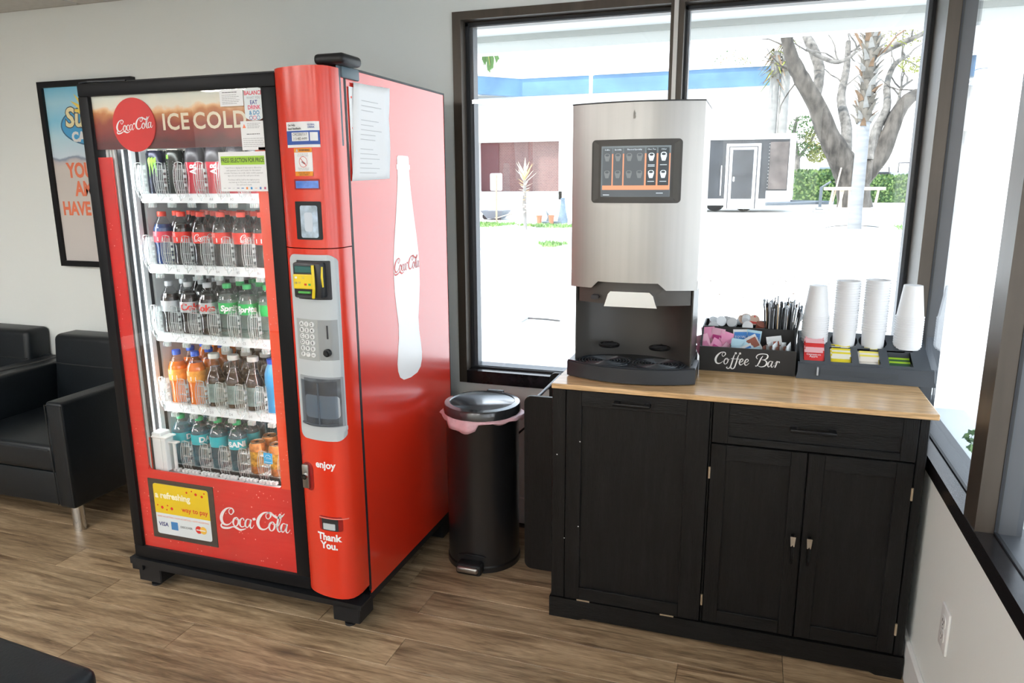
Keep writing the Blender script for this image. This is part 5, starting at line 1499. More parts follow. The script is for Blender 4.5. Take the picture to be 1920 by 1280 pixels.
# ================================================================== CUP AND TEA TRAY
C_ = thing('cup_tray', 'dark grey moulded tray with four cup wells and four tea wells, beside Coffee Bar box', 'organiser', (1.545, -.19, CT))
M_tray = mat('slate_plastic', (.045, .053, .065), .42, bump=(200, .15))
def deck(y): return .9005 + (y + .345) * .385
TB = -.158
# shell built as outer walls + deck strips around the wells
wells = [(1.380 - .021 + .0, 1.432), (1.452, 1.517), (1.538, 1.606), (1.628, 1.700)]
wells = [(1.364, 1.430), (1.448, 1.513), (1.534, 1.599), (1.624, 1.693)]
tx0, tx1 = 1.353, 1.742
wy0, wy1 = -.330, -.248
b = MB()
# front wall (leaning), sides, back
b.prism([(-.366, CT + .0005), (-.348, .8985), (-.338, .902), (-.338, CT + .0005)], 'x', 1.347, 1.750)
fw_ = b.build('front_wall', M_tray, C_)
b = MB()
for sx_, xo, xi in ((1, 1.342, 1.354), (-1, 1.755, 1.741)):
    v = [(xo, -.366, CT + .0005), (xi, -.346, .9005), (xi, TB, deck(TB)), (xo, TB + .004, CT + .0005), (xi + sx_ * .006, -.366, CT + .0005), (xi + sx_ * .006, -.346, .899), (xi + sx_ * .006, TB, deck(TB) - .002), (xi + sx_ * .006, TB + .004, CT + .0005)]
    f_ = [(0, 1, 2, 3), (7, 6, 5, 4), (0, 4, 5, 1), (1, 5, 6, 2), (2, 6, 7, 3), (3, 7, 4, 0)]
    b.add(v, f_ if sx_ < 0 else [tuple(reversed(q_)) for q_ in f_])
b.box(1.35, 1.745, TB, TB + .004, CT + .0005, deck(TB))
b.build('side_wall', M_tray, C_)
b = MB()
def dk(x0, x1, y0, y1, t=.004):
    b.add([(x0, y0, deck(y0)), (x1, y0, deck(y0)), (x1, y1, deck(y1)), (x0, y1, deck(y1)), (x0, y0, deck(y0) - t), (x1, y0, deck(y0) - t), (x1, y1, deck(y1) - t), (x0, y1, deck(y1) - t)],
          [(0, 1, 2, 3), (7, 6, 5, 4), (0, 4, 5, 1), (1, 5, 6, 2), (2, 6, 7, 3), (3, 7, 4, 0)])
ccx = [1.4015, 1.4955, 1.5855, 1.6905]
CY, CR = -.2035, .0440
dk(tx0, tx1, -.346, wy0); dk(tx0, tx1, wy1, CY - CR - .002)
xs = [tx0] + [v for w_ in wells for v in w_] + [tx1]
for k in range(0, len(xs), 2): dk(xs[k], xs[k + 1], wy0, wy1)
dk(tx0, tx1, CY + CR, TB)
# plate with round holes: strips between the wells
for k in range(len(ccx) + 1):
    lx = tx0 if k == 0 else None
    n = 10
    for j in range(n):
        y0_, y1_ = CY - CR - .002 + (2 * CR + .002) * j / n, CY - CR - .002 + (2 * CR + .002) * (j + 1) / n
        def hw(y):
            return math.sqrt(max(0, CR ** 2 - (y - CY) ** 2))
        h_ = (hw(y0_) + hw(y1_)) / 2
        a = tx0 if k == 0 else ccx[k - 1] + h_
        c = tx1 if k == len(ccx) else ccx[k] - h_
        if c - a > .0005: dk(a, c, y0_, y1_)
b.build('deck', M_tray, C_)
b = MB()
for (a, c) in wells:
    for (x0, x1, y0, y1) in ((a - .001, a + .001, wy0, wy1), (c - .001, c + .001, wy0, wy1), (a, c, wy0 - .001, wy0 + .001), (a, c, wy1 - .001, wy1 + .001)):
        b.box(x0, x1, y0, y1, CT + .004, deck(y0) - .001)
b.box(1.35, 1.745, -.34, TB, CT + .001, CT + .004)
b.build('well_wall', M_tray, C_)
b = MB(); b.box(1.405, 1.410, -.3705, -.358, .866, .892)
b.xf(Matrix.Translation((0, 0, 0))); b.build('front_mark', mat('mark_pale', (.45, .48, .52), .5), C_)
b = MB(); b.add([(1.415, -.3618, .868), (1.648, -.3618, .868), (1.648, -.3560, .884), (1.415, -.3560, .884)], [(0, 1, 2, 3)]); b.build('label_recess', mat('slate_recess', (.038, .045, .055), .5), C_)
# cups
M_cup = mat('white_foam', (.80, .81, .83), .5)
def cup_mesh(rb, rt, h_):
    q = MB(); q.lathe([(rb, 0), (rt - .0005, h_ - .004), (rt + .0020, h_ - .004), (rt + .0022, h_), (rt - .0005, h_), (rt - .0025, h_ - .006), (rb - .002, .003), (.001, .003)], n=32, cap=False)
    q.lathe([(.001, 0), (rb, 0)], n=32, cap=False)
    me = bpy.data.meshes.new('foam_cup'); me.from_pydata(q.v, [], q.f); me.materials.append(M_cup)
    for p in me.polygons: p.use_smooth = True
    try: me.set_sharp_from_angle(angle=R(40))
    except Exception: pass
    return me
cm = cup_mesh(.0285, .0415, .107); cm2 = cup_mesh(.0325, .0370, .108)
# cm for the inverted stacks, cm2 for the upright ones
NTH = 'first second third fourth fifth sixth seventh eighth ninth tenth eleventh twelfth thirteenth fourteenth fifteenth sixteenth seventeenth eighteenth nineteenth twentieth twenty-first'.split()
def stack(me, x, n, z0, pitch, inv, where, labs):
    for k in range(n):
        o = bpy.data.objects.new('foam_cup', me); COL.objects.link(o)
        if inv: o.location = (x, CY, z0 + .107 + pitch * k); o.rotation_euler = (math.pi, 0, .3 * k)
        else: o.location = (x, CY, z0 + pitch * k); o.rotation_euler = (0, 0, .3 * k)
        end = (k == n - 1) if inv else (k == 0)
        top = k == n - 1
        lab = ('topmost white foam cup of %s' % where) if top else ('lowest white foam cup of %s' % where) if k == 0 else '%s white foam cup from the top, %s' % (NTH[n - 1 - k], where.replace('the ', '', 1))
        tag(o, lab, 'cup', 'foam cups in ' + where)
stack(cm, ccx[0], 13, .941, .0078, True, 'the upside-down stack at the tray left end', None)
stack(cm2, ccx[1], 21, .889, .0082, False, 'the tall upright stack second from left', None)
stack(cm2, ccx[2], 21, .889, .0085, False, 'the tall upright stack third from left', None)
stack(cm, ccx[3], 14, .941, .0081, True, 'the upside-down stack at the tray right end', None)
# tea bags
tea = [('red', (.66, .03, .03), (.80, .45, .48), 'Cinnamon Apple'), ('yellow', (.80, .66, .02), (.78, .76, .62), None), ('yellow and white', (.82, .72, .12), (.80, .74, .66), None), ('lime green', (.36, .62, .02), (.02, .09, .03), 'GREEN TEA')]
for i, (cn, c1, c2, tx) in enumerate(tea):
    a, c = wells[i]; n = 6; mid = (a + c) / 2
    m1, m2 = mat('tea_%d_a' % i, c1, .5), mat('tea_%d_b' % i, c2, .5)
    for k in range(n):
        y = wy0 + .006 + (wy1 - wy0 - .030) * k / (n - 1)
        zt = deck(y) + [.020, .010, .006, -.010][i] + .002 * (k % 2) * 1.0
        if i == 0 and k > 2: zt += .012
        h_ = .052; w_ = (c - a) * .90
        o = packet('tea_bag', '%s tea bag sachet, %s in its well from the front' % (cn, ORD[k]), 'tea bag', (mid + (.003 if k % 2 else -.001), y, zt - h_ * math.cos(.85) + .004), w_, h_, m1 if (i in (0, 1, 3) or k % 2) else m2, -.85, 0, 0, cn + ' tea bags', (-.49, .49, .60, .80) if i else (-.49, .49, .74, .98), m2)
        if k == 0 and i == 3:
            q = MB(); q.box(-.48 * w_, .48 * w_, -.0042, -.0034, .44 * h_, .93 * h_); q.build('printed_band', m2, o, local=True)
            letters_local('GREEN TEA', (0, -.0046, .55 * h_), .0115, STR_W, o, bold=.03)
        if k == 0 and i == 0:
            letters_local('Cinnamon', (0, -.0042, .58 * h_), .011, STR_W, o, bold=.01); letters_local('Apple', (0, -.0042, .42 * h_), .011, STR_W, o, bold=.01)

# ================================================================== ARMCHAIRS
M_seam = mat('leather_seam', (.006, .007, .008), .5)
def armchair(name, label, loc, rz):
    t = thing(name, label, 'armchair', loc, rz, 'black leather armchairs along the back wall')
    # local: x across (-.385 .. .385), y from 0 (front) to .67 (rear)
    W2, D = .385, .675
    for sx_ in (-1, 1):
        q = MB(); x0, x1 = (W2 - .092, W2) if sx_ > 0 else (-W2, -W2 + .092)
        q.rbox(x0, x1, 0, D - .02, .118, .598, .016, 3)
        for v_ in range(len(q.v)):
            p = q.v[v_]
            if p[2] > .4: q.v[v_] = (p[0], p[1], p[2] - .0 * p[1])
        am = q.build('arm', M_leather, t, local=True, smooth=True)
        q = MB(); q.tube([(x0 + .002, -.0005, .13), (x0 + .002, -.0005, .584), (x1 - .002, -.0005, .584), (x1 - .002, -.0005, .13)], .0022, 5)
        q.build('seam', M_seam, am, local=True)
    q = MB(); q.rbox(-W2 + .093, W2 - .093, .018, D - .05, .118, .272, .01, 2); q.build('apron', M_leather, t, local=True, smooth=True)
    q = MB(); q.rbox(-W2 + .094, W2 - .094, .004, D - .13, .274, .395, .024, 4); sc = q.build('seat_cushion', M_leather, t, local=True, smooth=True)
    q = MB(); q.tube([(-W2 + .112, .0045, .374), (W2 - .112, .0045, .374)], .0025, 5); q.build('seam', M_seam, sc, local=True)
    q = MB(); q.rbox(-W2 + .10, W2 - .10, D - .16, D - .015, .34, .745, .03, 4)
    q.bend(lambda p: (p[0], p[1] + (p[2] - .34) * .10, p[2] + .008 * math.cos(p[0] * 5)))
    bc_ = q.build('back_cushion', M_leather, t, local=True, smooth=True)
    q = MB(); q.tube([(-W2 + .105, D - .1625 + .026, .60), (0, D - .163 + .026, .596), (W2 - .105, D - .1625 + .026, .60)], .003, 5); q.build('seam', M_seam, bc_, local=True)
    q = MB(); q.rbox(-W2 + .02, W2 - .02, D - .06, D - .01, .12, .60, .012, 2); q.build('back_frame', M_leather, t, local=True, smooth=True)
    for x in (-W2 + .045, W2 - .045):
        for y in (.05, D - .07):
            q = MB(); q.cyl((x, y, 0), .026, .119, n=20); q.build('leg', M_chrome, t, local=True, smooth=True)
    return t
armchair('armchair', 'black leather armchair nearest the drinks machine, chrome leg showing', (-1.918, -.712, 0), R(0.5))
armchair('armchair', 'black leather armchair at the left edge, only its back and arm showing', (-2.700, -.690, 0), R(0))
t = thing('leather_bench', 'black leather seat corner at the bottom left of the picture', 'seat', (-.535, -2.105, 0), R(-4))
q = MB(); q.rbox(-.34, .34, -.34, .34, .30, .42, .028, 4); sc = q.build('seat_cushion', M_leather, t, local=True, smooth=True)
q = MB(); q.tube([(-.318, .318, .4165), (.318, .318, .4165), (.318, -.318, .4165)], .0025, 5); q.build('seam', M_seam, sc, local=True)
q = MB(); q.rbox(-.33, .33, -.33, .33, .12, .30, .012, 2); q.build('apron', M_leather, t, local=True, smooth=True)
for x in (-.28, .28):
    for y in (-.28, .28):
        q = MB(); q.cyl((x, y, 0), .026, .121, n=20); q.build('leg', M_chrome, t, local=True, smooth=True)
# ================================================================== OUTDOORS
def gh(y):
    t = min(max((y - 8) / 10, 0), 1)
    return -.15 + .7 * t * t * (3 - 2 * t)
M_ground = mat('sun_bleached_concrete', (.70, .69, .66), .85, noise=(1.2, .08), bump=(30, .2))
b = MB(); NXg, NYg = 40, 50
ysg = [-12 + 24 * k / 16 for k in range(16)] + [12 + 8 * (k / 10) for k in range(11)] + [20 + 90 * (k / 10) ** 1.5 for k in range(1, 11)]
xsg = [-70 + 140 * k / 28 for k in range(29)]
vs = [(x, y, gh(y)) for y in ysg for x in xsg]
n_ = len(xsg)
b.add(vs, [(j * n_ + i, j * n_ + i + 1, (j + 1) * n_ + i + 1, (j + 1) * n_ + i) for j in range(len(ysg) - 1) for i in range(n_ - 1)])
g_ = b.build('ground', M_ground, None, smooth=True); struct(g_); 
# eave of this building
b = MB(); b.box(XL - .5, 3.4, .12, 1.52, 2.35, 2.40); b.box(XR + .12, 3.4, -6, .12, 2.35, 2.40)
ev = struct(b.build('trim_1', mat('soffit_white', (.80, .80, .78), .6)))
b = MB(); b.box(XL - .5, 3.5, 1.52, 1.62, 2.258, 2.46); b.box(3.4, 3.5, -6, 1.52, 2.258, 2.46); b.build('fascia', mat('fascia_white', (.76, .76, .73), .5), ev)
b = MB(); b.box(XL - .5, 3.4, 1.50, 1.52, 2.318, 2.35); b.build('painted_shadow_strip', mat('soffit_shadow_grey', (.45, .45, .42), .6), ev)  # solid strip; the shadow behind the fascia is put into its grey

def scatter_leaves(name, blobs, n, size, m, parent, seed=1, flat=False):
    """leaf quads on the shells of ellipsoid blobs, one joined mass"""
    r_ = random.Random(seed); q = MB()
    for k in range(n):
        cx, cy, cz, rx, ry, rz = blobs[k % len(blobs)]
        while True:
            p = Vector((r_.uniform(-1, 1), r_.uniform(-1, 1), r_.uniform(-1, 1)))
            if .25 < p.length < 1: break
        p = p.normalized() * (p.length ** .4)
        c = Vector((cx + p.x * rx, cy + p.y * ry, cz + p.z * rz))
        a = Vector((r_.uniform(-1, 1), r_.uniform(-1, 1), r_.uniform(-1, 1))).normalized() * size * r_.uniform(.6, 1.3)
        d = a.cross(Vector((r_.uniform(-1, 1), r_.uniform(-1, 1), r_.uniform(-1, 1)))).normalized() * size * .5
        q.m(k % 2).quad(tuple(c - a), tuple(c + d), tuple(c + a), tuple(c - d))
    o = q.build(name, m, parent); o['kind'] = 'stuff'
    return o
def leafm(n, c): return mat(n, c, .6, noise=(3, .25))
M_lf1, M_lf2 = leafm('leaf_green', (.06, .14, .03)), leafm('leaf_yellow_green', (.22, .24, .05))
M_hedge1, M_hedge2 = leafm('hedge_green', (.035, .09, .02)), leafm('hedge_light', (.12, .20, .05))
M_autumn = leafm('leaf_rust', (.45, .26, .12))
M_bark = mat('oak_bark', (.085, .075, .064), .9, noise=(5, .6, (1, 1, .4)))
M_barkp = mat('pale_bark', (.16, .15, .135), .9, noise=(6, .5))

# --- far white building with a blue roof band
t = thing('white_building', 'long white building with blue roof band and brick lower wall, far left', 'building', (-6, 40, gh(40)))
M_bw2 = mat('white_stucco', (.80, .79, .76), .8, noise=(.5, .03)); M_blue = mat('blue_fascia', (.10, .21, .36), .5, noise=(.8, .2))
gz = gh(40)
b = MB(); b.box(-22, 2.0, 37.6, 60, 3.75, 6.35); b.box(-34, -14.6, 34.0, 60, 3.9, 6.35); b.box(-9.6, 2.0, 37.9, 60, gz, 3.8)
b.build('upper_wall', M_bw2, t)
b = MB(); b.box(-14.3, -9.6, 38.05, 38.3, gz + .45, 3.75); b.build('brick_wall', mat('brick', (.20, .10, .09), .8), t)
mb_ = bpy.data.materials['brick']; nd, lk_ = mb_.node_tree.nodes, mb_.node_tree.links
bt_ = nd.new('ShaderNodeTexBrick'); bt_.inputs['Scale'].default_value = 3.2; bt_.inputs['Color1'].default_value = (.15, .075, .07, 1); bt_.inputs['Color2'].default_value = (.19, .10, .09, 1); bt_.inputs['Mortar'].default_value = (.25, .19, .18, 1)
tcn = nd.new('ShaderNodeTexCoord'); mpn = nd.new('ShaderNodeMapping'); mpn.inputs['Rotation'].default_value = (R(90), 0, 0)
lk_.new(tcn.outputs['Object'], mpn.inputs[0]); lk_.new(mpn.outputs[0], bt_.inputs['Vector']); lk_.new(bt_.outputs[0], nd['Principled BSDF'].inputs['Base Color'])
b = MB(); b.box(-14.3, -13.2, 37.98, 38.05, gz + .5, 3.7); b.build('dark_recess_strip', mat('dark_maroon', (.10, .035, .04), .6), t)  # flat strip before the brick; the recess's darkness put into its colour
b = MB(); b.box(-14.6, -9.4, 37.9, 38.3, gz, gz + .45); b.box(-14.7, -14.3, 37.3, 38.3, gz, 3.8); b.build('wall_base', M_bw2, t)
b = MB(); b.prism([(-34, 33.6), (-15.0, 33.6), (-11.6, 37.2), (2.2, 37.2), (2.2, 37.7), (-11.8, 37.7), (-15.2, 34.1), (-34, 34.1)], 'z', 6.15, 7.05); b.build('blue_roof_band', M_blue, t)
b = MB(); b.prism([(-34, 33.5), (-15.0, 33.5), (-11.6, 37.1), (2.25, 37.1), (2.25, 38), (-34, 38)], 'z', 7.05, 7.16); b.build('roof_edge', M_bw2, t)
b = MB(); b.box(-.2, 2.1, 37.3, 37.6, 5.6, 6.15); b.box(-22, -.2, 37.35, 37.6, 5.75, 6.15); b.build('band_trim', mat('pale_blue_wall', (.62, .68, .72), .7), t)
t = thing('utility_pole', 'slim pale pole in front of the blue roof band', 'pole', (-6.9, 33, gh(33)))
MB().cyl((-6.75, 33, gh(33)), .09, 5.9, n=10).build('shaft', mat('pale_pole', (.62, .62, .60), .6), t)
MB().box(-6.86, -6.64, 32.9, 33.1, gh(33) + 5.9, gh(33) + 5.98).build('pole_cap', mat('pale_pole', (0, 0, 0)), t)

# --- food trailer
t = thing('trailer', 'black food trailer with white-framed door and window, behind the coffee machine', 'trailer', (1.0, 21.8, gh(22)))
M_tb = mat('trailer_black', (.030, .034, .040), .35, coat=.1, noise=(2, .3)); M_tw = mat('trailer_white', (.80, .80, .80), .5)
def P0(x, dx=0): return 21.0 + (x - .3) * .10 + dx
z0 = gh(22)
tx_a, tx_b = -1.4, 2.10
b = MB()
def skew(q): return q.bend(lambda p: (p[0], p[1] + .12 * (p[0] - .3), p[2]))
b.box(tx_a, tx_b, 21.0, 23.4, z0 + .35, z0 + 2.18); skew(b).build('body', M_tb, t)
b = MB(); b.box(tx_a, tx_b + .06, 20.96, 23.45, z0 + 2.18, z0 + 2.34); skew(b).build('roof_rim', M_tw, t)
b = MB(); b.box(1.98, tx_b + .05, 20.95, 23.4, z0 + .40, z0 + 2.2); skew(b).build('corner_post', M_tw, t)
b = MB(); b.box(tx_a, tx_b, 20.97, 23.3, z0 + .22, z0 + .42); skew(b).build('lower_rim', M_tw, t)
b = MB(); b.box(1.38, tx_b, 20.94, 21.0, z0 + .26, z0 + .66); skew(b).build('stone_guard', mat('diamond_plate', (.60, .62, .66), .3, metal=.5), t)
b = MB(); b.box(.17, 1.17, 20.93, 21.0, z0 + .0 + .12, z0 + 2.06); dd = skew(b).build('door_frame', M_tw, t)
b = MB(); b.box(.25, 1.09, 20.90, 20.94, z0 + .12, z0 + 1.98); skew(b).build('door_gap', M_ink, dd)
b = MB(); b.box(.28, 1.06, 20.88, 20.93, z0 + .12, z0 + 1.95); dl = skew(b).build('door', M_tw, t)
b = MB(); b.box(.36, .97, 20.86, 20.885, z0 + .42, z0 + 1.88); skew(b).build('door_panel', M_tb, dl)
b = MB(); b.box(.36, .97, 20.85, 20.862, z0 + 1.10, z0 + 1.12); skew(b).build('door_seam', M_ink, dl)
b = MB(); b.rbox(.40, .45, 20.82, 20.86, z0 + .94, z0 + 1.08, .01, 1); skew(b).build('door_latch', M_tw, dl)
b = MB(); b.cyl((.05, 20.92, z0 + .52), .02, .90, n=8); skew(b).build('grab_handle', M_chrome, t)
b = MB(); b.box(1.43, 1.96, 20.95, 20.998, z0 + .70, z0 + 2.10); skew(b).build('front_window', mat('tinted_window', (.09, .075, .07), .15, coat=.3, noise=(2.5, .6)), t)
for k in range(14):
    q = MB(); q.lathe([(.012, 0), (.006, .008)], (1.41, 20.99, z0 + .75 + k * .1), 6, 'y'); q.bend(lambda p: (p[0], 41.98 - p[1], p[2])); skew(q).build('rivet', M_tw, t)
for x in (.45, 1.35):
    q = MB(); q.cyl((x - .6, 22.0, z0 + .33), .33, .2, 'y', 20); q.bend(lambda p: (p[0], p[1], p[2])); q.build('wheel', M_blackp, t, smooth=True)
for s_ in (-1, 1):
    q = MB(); q.tube([(2.0, 22.1 + s_ * .8, z0 + .30), (3.0, 21.6, z0 + .30), (3.35, 21.55, z0 + .30)] if s_ > 0 else [(1.4, 20.3, z0 + .28), (3.0, 21.4, z0 + .30), (3.35, 21.5, z0 + .30)], .055, 6); q.build('tow_bar', mat('grey_steel_paint', (.10, .12, .14), .5), t)
q = MB(); q.cyl((2.95, 21.2, z0 + .02), .045, .75, n=8); q.tube([(2.95, 21.2, z0 + .75), (3.2, 21.2, z0 + .92)], .03, 6); q.cyl((2.95, 21.2, z0), .12, .04, n=10); q.build('jockey_stand', MATS['grey_steel_paint'], t)
q = MB(); q.rbox(2.78, 3.10, 21.0, 21.4, z0, z0 + .10, .01, 1); q.rbox(2.84, 3.04, 21.05, 21.35, z0 + .10, z0 + .18, .01, 1)
tag(q.build('support_block', mat('block_grey', (.30, .30, .30), .8), None), 'grey blocks under the trailer jack, left of the palm ring', 'blocks')

# --- live oak
def curve(pts, k=4):
    out = []
    P_ = [pts[0]] + pts + [pts[-1]]
    for i in range(1, len(P_) - 2):
        for j in range(k):
            tt = j / k
            out.append([0.5 * ((2 * P_[i][c]) + (-P_[i - 1][c] + P_[i + 1][c]) * tt + (2 * P_[i - 1][c] - 5 * P_[i][c] + 4 * P_[i + 1][c] - P_[i + 2][c]) * tt * tt + (-P_[i - 1][c] + 3 * P_[i][c] - 3 * P_[i + 1][c] + P_[i + 2][c]) * tt ** 3) for c in range(len(pts[0]))])
    out.append(list(pts[-1]))
    return out
OAK = {'trunk': [(4.458, 0.50, 0.70), (4.307, 1.377, 0.61), (4.129, 1.839, 0.589), (3.849, 2.284, 0.50), (3.7, 2.6, .38)],
'B1': [(4.129, 1.739, 0.501), (3.771, 2.395, 0.48), (3.328, 3.134, 0.414), (2.907, 4.052, 0.36), (2.35, 4.935, 0.318), (2.006, 5.558, 0.273), (1.788, 6.154, 0.229), (1.627, 6.691, 0.196), (1.2, 7.6, .12)],
'B2': [(2.84, 4.134, 0.196), (2.942, 4.943, 0.207), (2.898, 5.51, 0.218), (2.662, 6.102, 0.207), (2.397, 6.64, 0.164), (2.2, 7.6, .1)],
'B3': [(4.334, 1.269, 0.48), (4.779, 1.869, 0.414), (5.139, 2.372, 0.371), (5.398, 3.17, 0.327), (5.628, 3.866, 0.283), (5.989, 4.32, 0.24), (6.535, 4.469, 0.196), (7.6, 5.0, .12)],
'B4': [(4.801, 2.177, 0.218), (4.947, 3.182, 0.196), (5.256, 3.966, 0.164), (5.24, 4.836, 0.131), (5.468, 5.509, 0.098), (5.919, 5.822, 0.065)],
'B5': [(3.996, 2.191, 0.262), (4.005, 3.297, 0.218), (3.778, 4.375, 0.185), (3.909, 5.422, 0.142), (3.938, 6.453, 0.109)],
'B6': [(2.415, 5.941, 0.054), (2.867, 5.688, 0.087), (3.396, 5.484, 0.087), (3.81, 5.601, 0.065), (4.15, 5.926, 0.054)],
'B7': [(4.431, 5.527, 0.09), (5.259, 5.996, 0.131), (5.756, 6.167, 0.109), (6.33, 6.429, 0.087)],
'B8': [(5.165, 3.43, 0.087), (5.602, 4.128, 0.065), (5.715, 4.642, 0.054), (6.085, 4.967, 0.044)]}
t = thing('oak_tree', 'gnarled grey live oak with a leaning forked trunk, behind the palm', 'tree', (4.4, 26, gh(26)))
r_ = random.Random(9)
q = MB()
def limb(pts, yo, yb=0.0, wob=.06):
    c = curve([(x, 26 + yo + yb * i / max(1, len(pts) - 1), z, r) for i, (x, z, r) in enumerate(pts)])
    return [(p[0], p[1], p[2]) for p in c], [max(.02, p[3] * .86 * (1 + r_.uniform(-wob, wob))) for p in c]
for k_, yb in (('trunk', 0),):
    a, c = limb(OAK[k_], 0); q.tube(a, c, 14)
tk = q.build('trunk', M_bark, t, smooth=70)
for k_, yb in (('B1', -1.0), ('B2', .8), ('B3', .6), ('B4', 1.6), ('B5', 1.8), ('B6', .4), ('B7', -.4), ('B8', .8)):
    q = MB(); a, c = limb(OAK[k_], {'B8': .5, 'B7': .6, 'B6': -.4}.get(k_, 0), yb); q.tube(a, c, 10)
    # twigs off each limb
    for j in range(5):
        i = r_.randrange(len(a) // 2, len(a)); p = Vector(a[i]); d = Vector((r_.uniform(-1, 1), r_.uniform(-.4, .4), r_.uniform(-.2, 1))).normalized()
        tw = [p]; rr = [.035]
        for s_ in range(5):
            d = (d + Vector((r_.uniform(-.5, .5), r_.uniform(-.3, .3), r_.uniform(-.4, .4)))).normalized(); tw.append(tw[-1] + d * .28); rr.append(.03 * (1 - s_ / 6))
        q.tube(tw, rr, 5)
    q.build('branch', M_bark if k_ in ('B1', 'B3') else M_barkp, t, smooth=70)
scatter_leaves('foliage', [(5.6, 26.5, 6.3, 1.0, .8, .35), (2.6, 26.6, 7.3, 1.6, 1, .5), (5.9, 26, 5.3, .5, .4, .25), (4.8, 27, 6.9, 1.5, 1, .5)], 900, .055, [M_lf2, M_barkp], t, 3)
# --- small tree with orange tape near the trailer
t = thing('small_tree', 'slender tree with yellow-green leaves between the trailer and the oak', 'tree', (3.4, 36, gh(36)))
q = MB(); q.tube([(3.02, 36, .4), (2.86, 36, 1.7), (2.83, 36, 2.7), (2.60, 36, 3.7), (2.7, 36, 4.5)], [.2, .17, .13, .1, .06], 8); q.build('trunk', M_barkp, t, smooth=True)
q = MB(); q.tube([(2.83, 36, 2.5), (3.38, 36, 3.3), (3.7, 36, 4.1)], [.09, .07, .05], 6); q.build('branch', M_barkp, t, smooth=True)
scatter_leaves('foliage', [(3.0, 36, 4.0, .65, .6, .55), (3.6, 36, 3.5, .6, .6, .5), (3.2, 36, 3.0, .7, .5, .35), (3.7, 36, 2.7, .45, .4, .35)], 1500, .075, [M_lf1, M_lf2], t, 5)
t = thing('autumn_tree', 'pale tree with sparse rusty leaves rising behind the blue roof band', 'tree', (-1.4, 62, .5))
q = MB(); q.tube([(-1.4, 62, .5), (-1.5, 62, 7), (-1.2, 62, 10)], [.3, .22, .08], 8); q.tube([(-1.5, 62, 6.5), (-2.6, 62, 9.2), (-3.0, 62, 10.4)], [.15, .1, .04], 6); q.tube([(-1.5, 62, 7), (-.3, 62, 10)], [.12, .04], 6); q.build('trunk', M_barkp, t, smooth=True)
scatter_leaves('foliage', [(-1.6, 62, 10.6, 1.5, 1, 1.3), (-2.4, 62, 9.8, .9, .8, .8), (-.5, 62, 10, .8, .8, 1.2)], 520, .10, [M_autumn, M_lf1], t, 7)
# --- front palm in its ring
def palm(name, label, x, y, zt, r, boots, ring=None, m_trunk=None, group=None):
    z = gh(y)
    t = thing(name, label, 'palm tree', (x, y, z), group=group)
    q = MB(); H_ = zt - z; n = 40; prof_p = [(r * 1.15, -.1), (r * 1.05, .3)]
    for k in range(n): prof_p.append((r * (1.0 - .05 * k / n) * (1 + .015 * (k % 2)), .35 + (H_ - .35) * k / (n - 1)))
    q.lathe(prof_p, (x, y, z), 20); q.build('trunk', m_trunk, t, smooth=60)
    return t
M_palm = mat('palm_grey', (.26, .27, .28), .85, noise=(2, .15, (1, 1, 6)), bump=(14, .5, (1, 1, 4)))
M_boot = mat('palm_boot', (.17, .155, .13), .85, noise=(4, .35)); M_boot2 = mat('palm_boot_rust', (.20, .13, .08), .85, noise=(5, .35)); M_boot3 = mat('palm_boot_pale', (.27, .265, .25), .85, noise=(4, .2))
px_, py_ = 3.27, 15.27
t = palm('palm_tree', 'stout grey palm with shaggy leaf bases, standing in a round kerb ring', px_, py_, 2.80, .135, True, m_trunk=M_palm)
q = MB(); q.cyl((px_, py_, 2.75), .15, 1.9, n=12, r2=.13); q.build('upper_trunk', M_boot, t, smooth=True)
r_ = random.Random(31)
nb = 64
for k in range(nb):
    z = 2.66 + 1.85 * k / nb; a = k * 2.399 + r_.uniform(-.2, .2); L = r_.uniform(.14, .24); w_ = r_.uniform(.05, .085)
    q = MB()
    pts = [(0, 0, 0), (w_, .01, 0), (w_ * .7, .06, L * .55), (w_ * .30, .16, L), (0, .17, L * 1.02), (-w_ * .30, .16, L), (-w_ * .7, .06, L * .55), (-w_, .01, 0)]
    fr_ = [(p[0], -.14 - p[1], p[2]) for p in pts]; bk_ = [(p[0] * .9, -.10 - p[1] * .95, p[2] - .012) for p in pts]
    m_ = len(pts); q.add(fr_ + bk_, [tuple(range(1, m_)), tuple(range(2 * m_ - 1, m_, -1))] + [(i, i + m_, (i + 1) % m_ + m_, (i + 1) % m_) for i in range(1, m_)])
    q.xf(Matrix.Translation((px_, py_, z)) @ Matrix.Rotation(a, 4, 'Z') @ Matrix.Rotation(r_.uniform(-.25, .25), 4, 'Y'))
    q.build('leaf_base', [M_boot, M_boot3, M_boot, M_boot3][k % 4] if k % 6 else M_boot2, t)
for k in range(6):
    a = k * 1.05 + .2; q = MB()
    q.tube([(px_ + .14 * math.cos(a), py_ + .14 * math.sin(a), 4.0 + .1 * k), (px_ + .5 * math.cos(a), py_ + .5 * math.sin(a), 4.5 + .1 * k), (px_ + 1.1 * math.cos(a), py_ + 1.1 * math.sin(a), 4.9 + .1 * k)], [.03, .02, .01], 5)
    q.build('frond_stem', M_boot2, t)
rg = thing('kerb_ring', 'low pale round kerb ring around the palm base', 'planter', (px_, py_ - .3, gh(15)))
q = MB(); n = 48; c1_, r1_, r0_ = (3.33, 15.15), .80, .70
vs = []
for k in range(n):
    a = 2 * math.pi * k / n
    for rr_, z_ in ((r1_, -.2), (r1_, .055), (r0_, .055), (r0_, .0)):
        yy = c1_[1] + rr_ * math.sin(a); vs.append((c1_[0] + rr_ * math.cos(a), yy, gh(15.15) + (yy - 15.15) * .10 + z_))
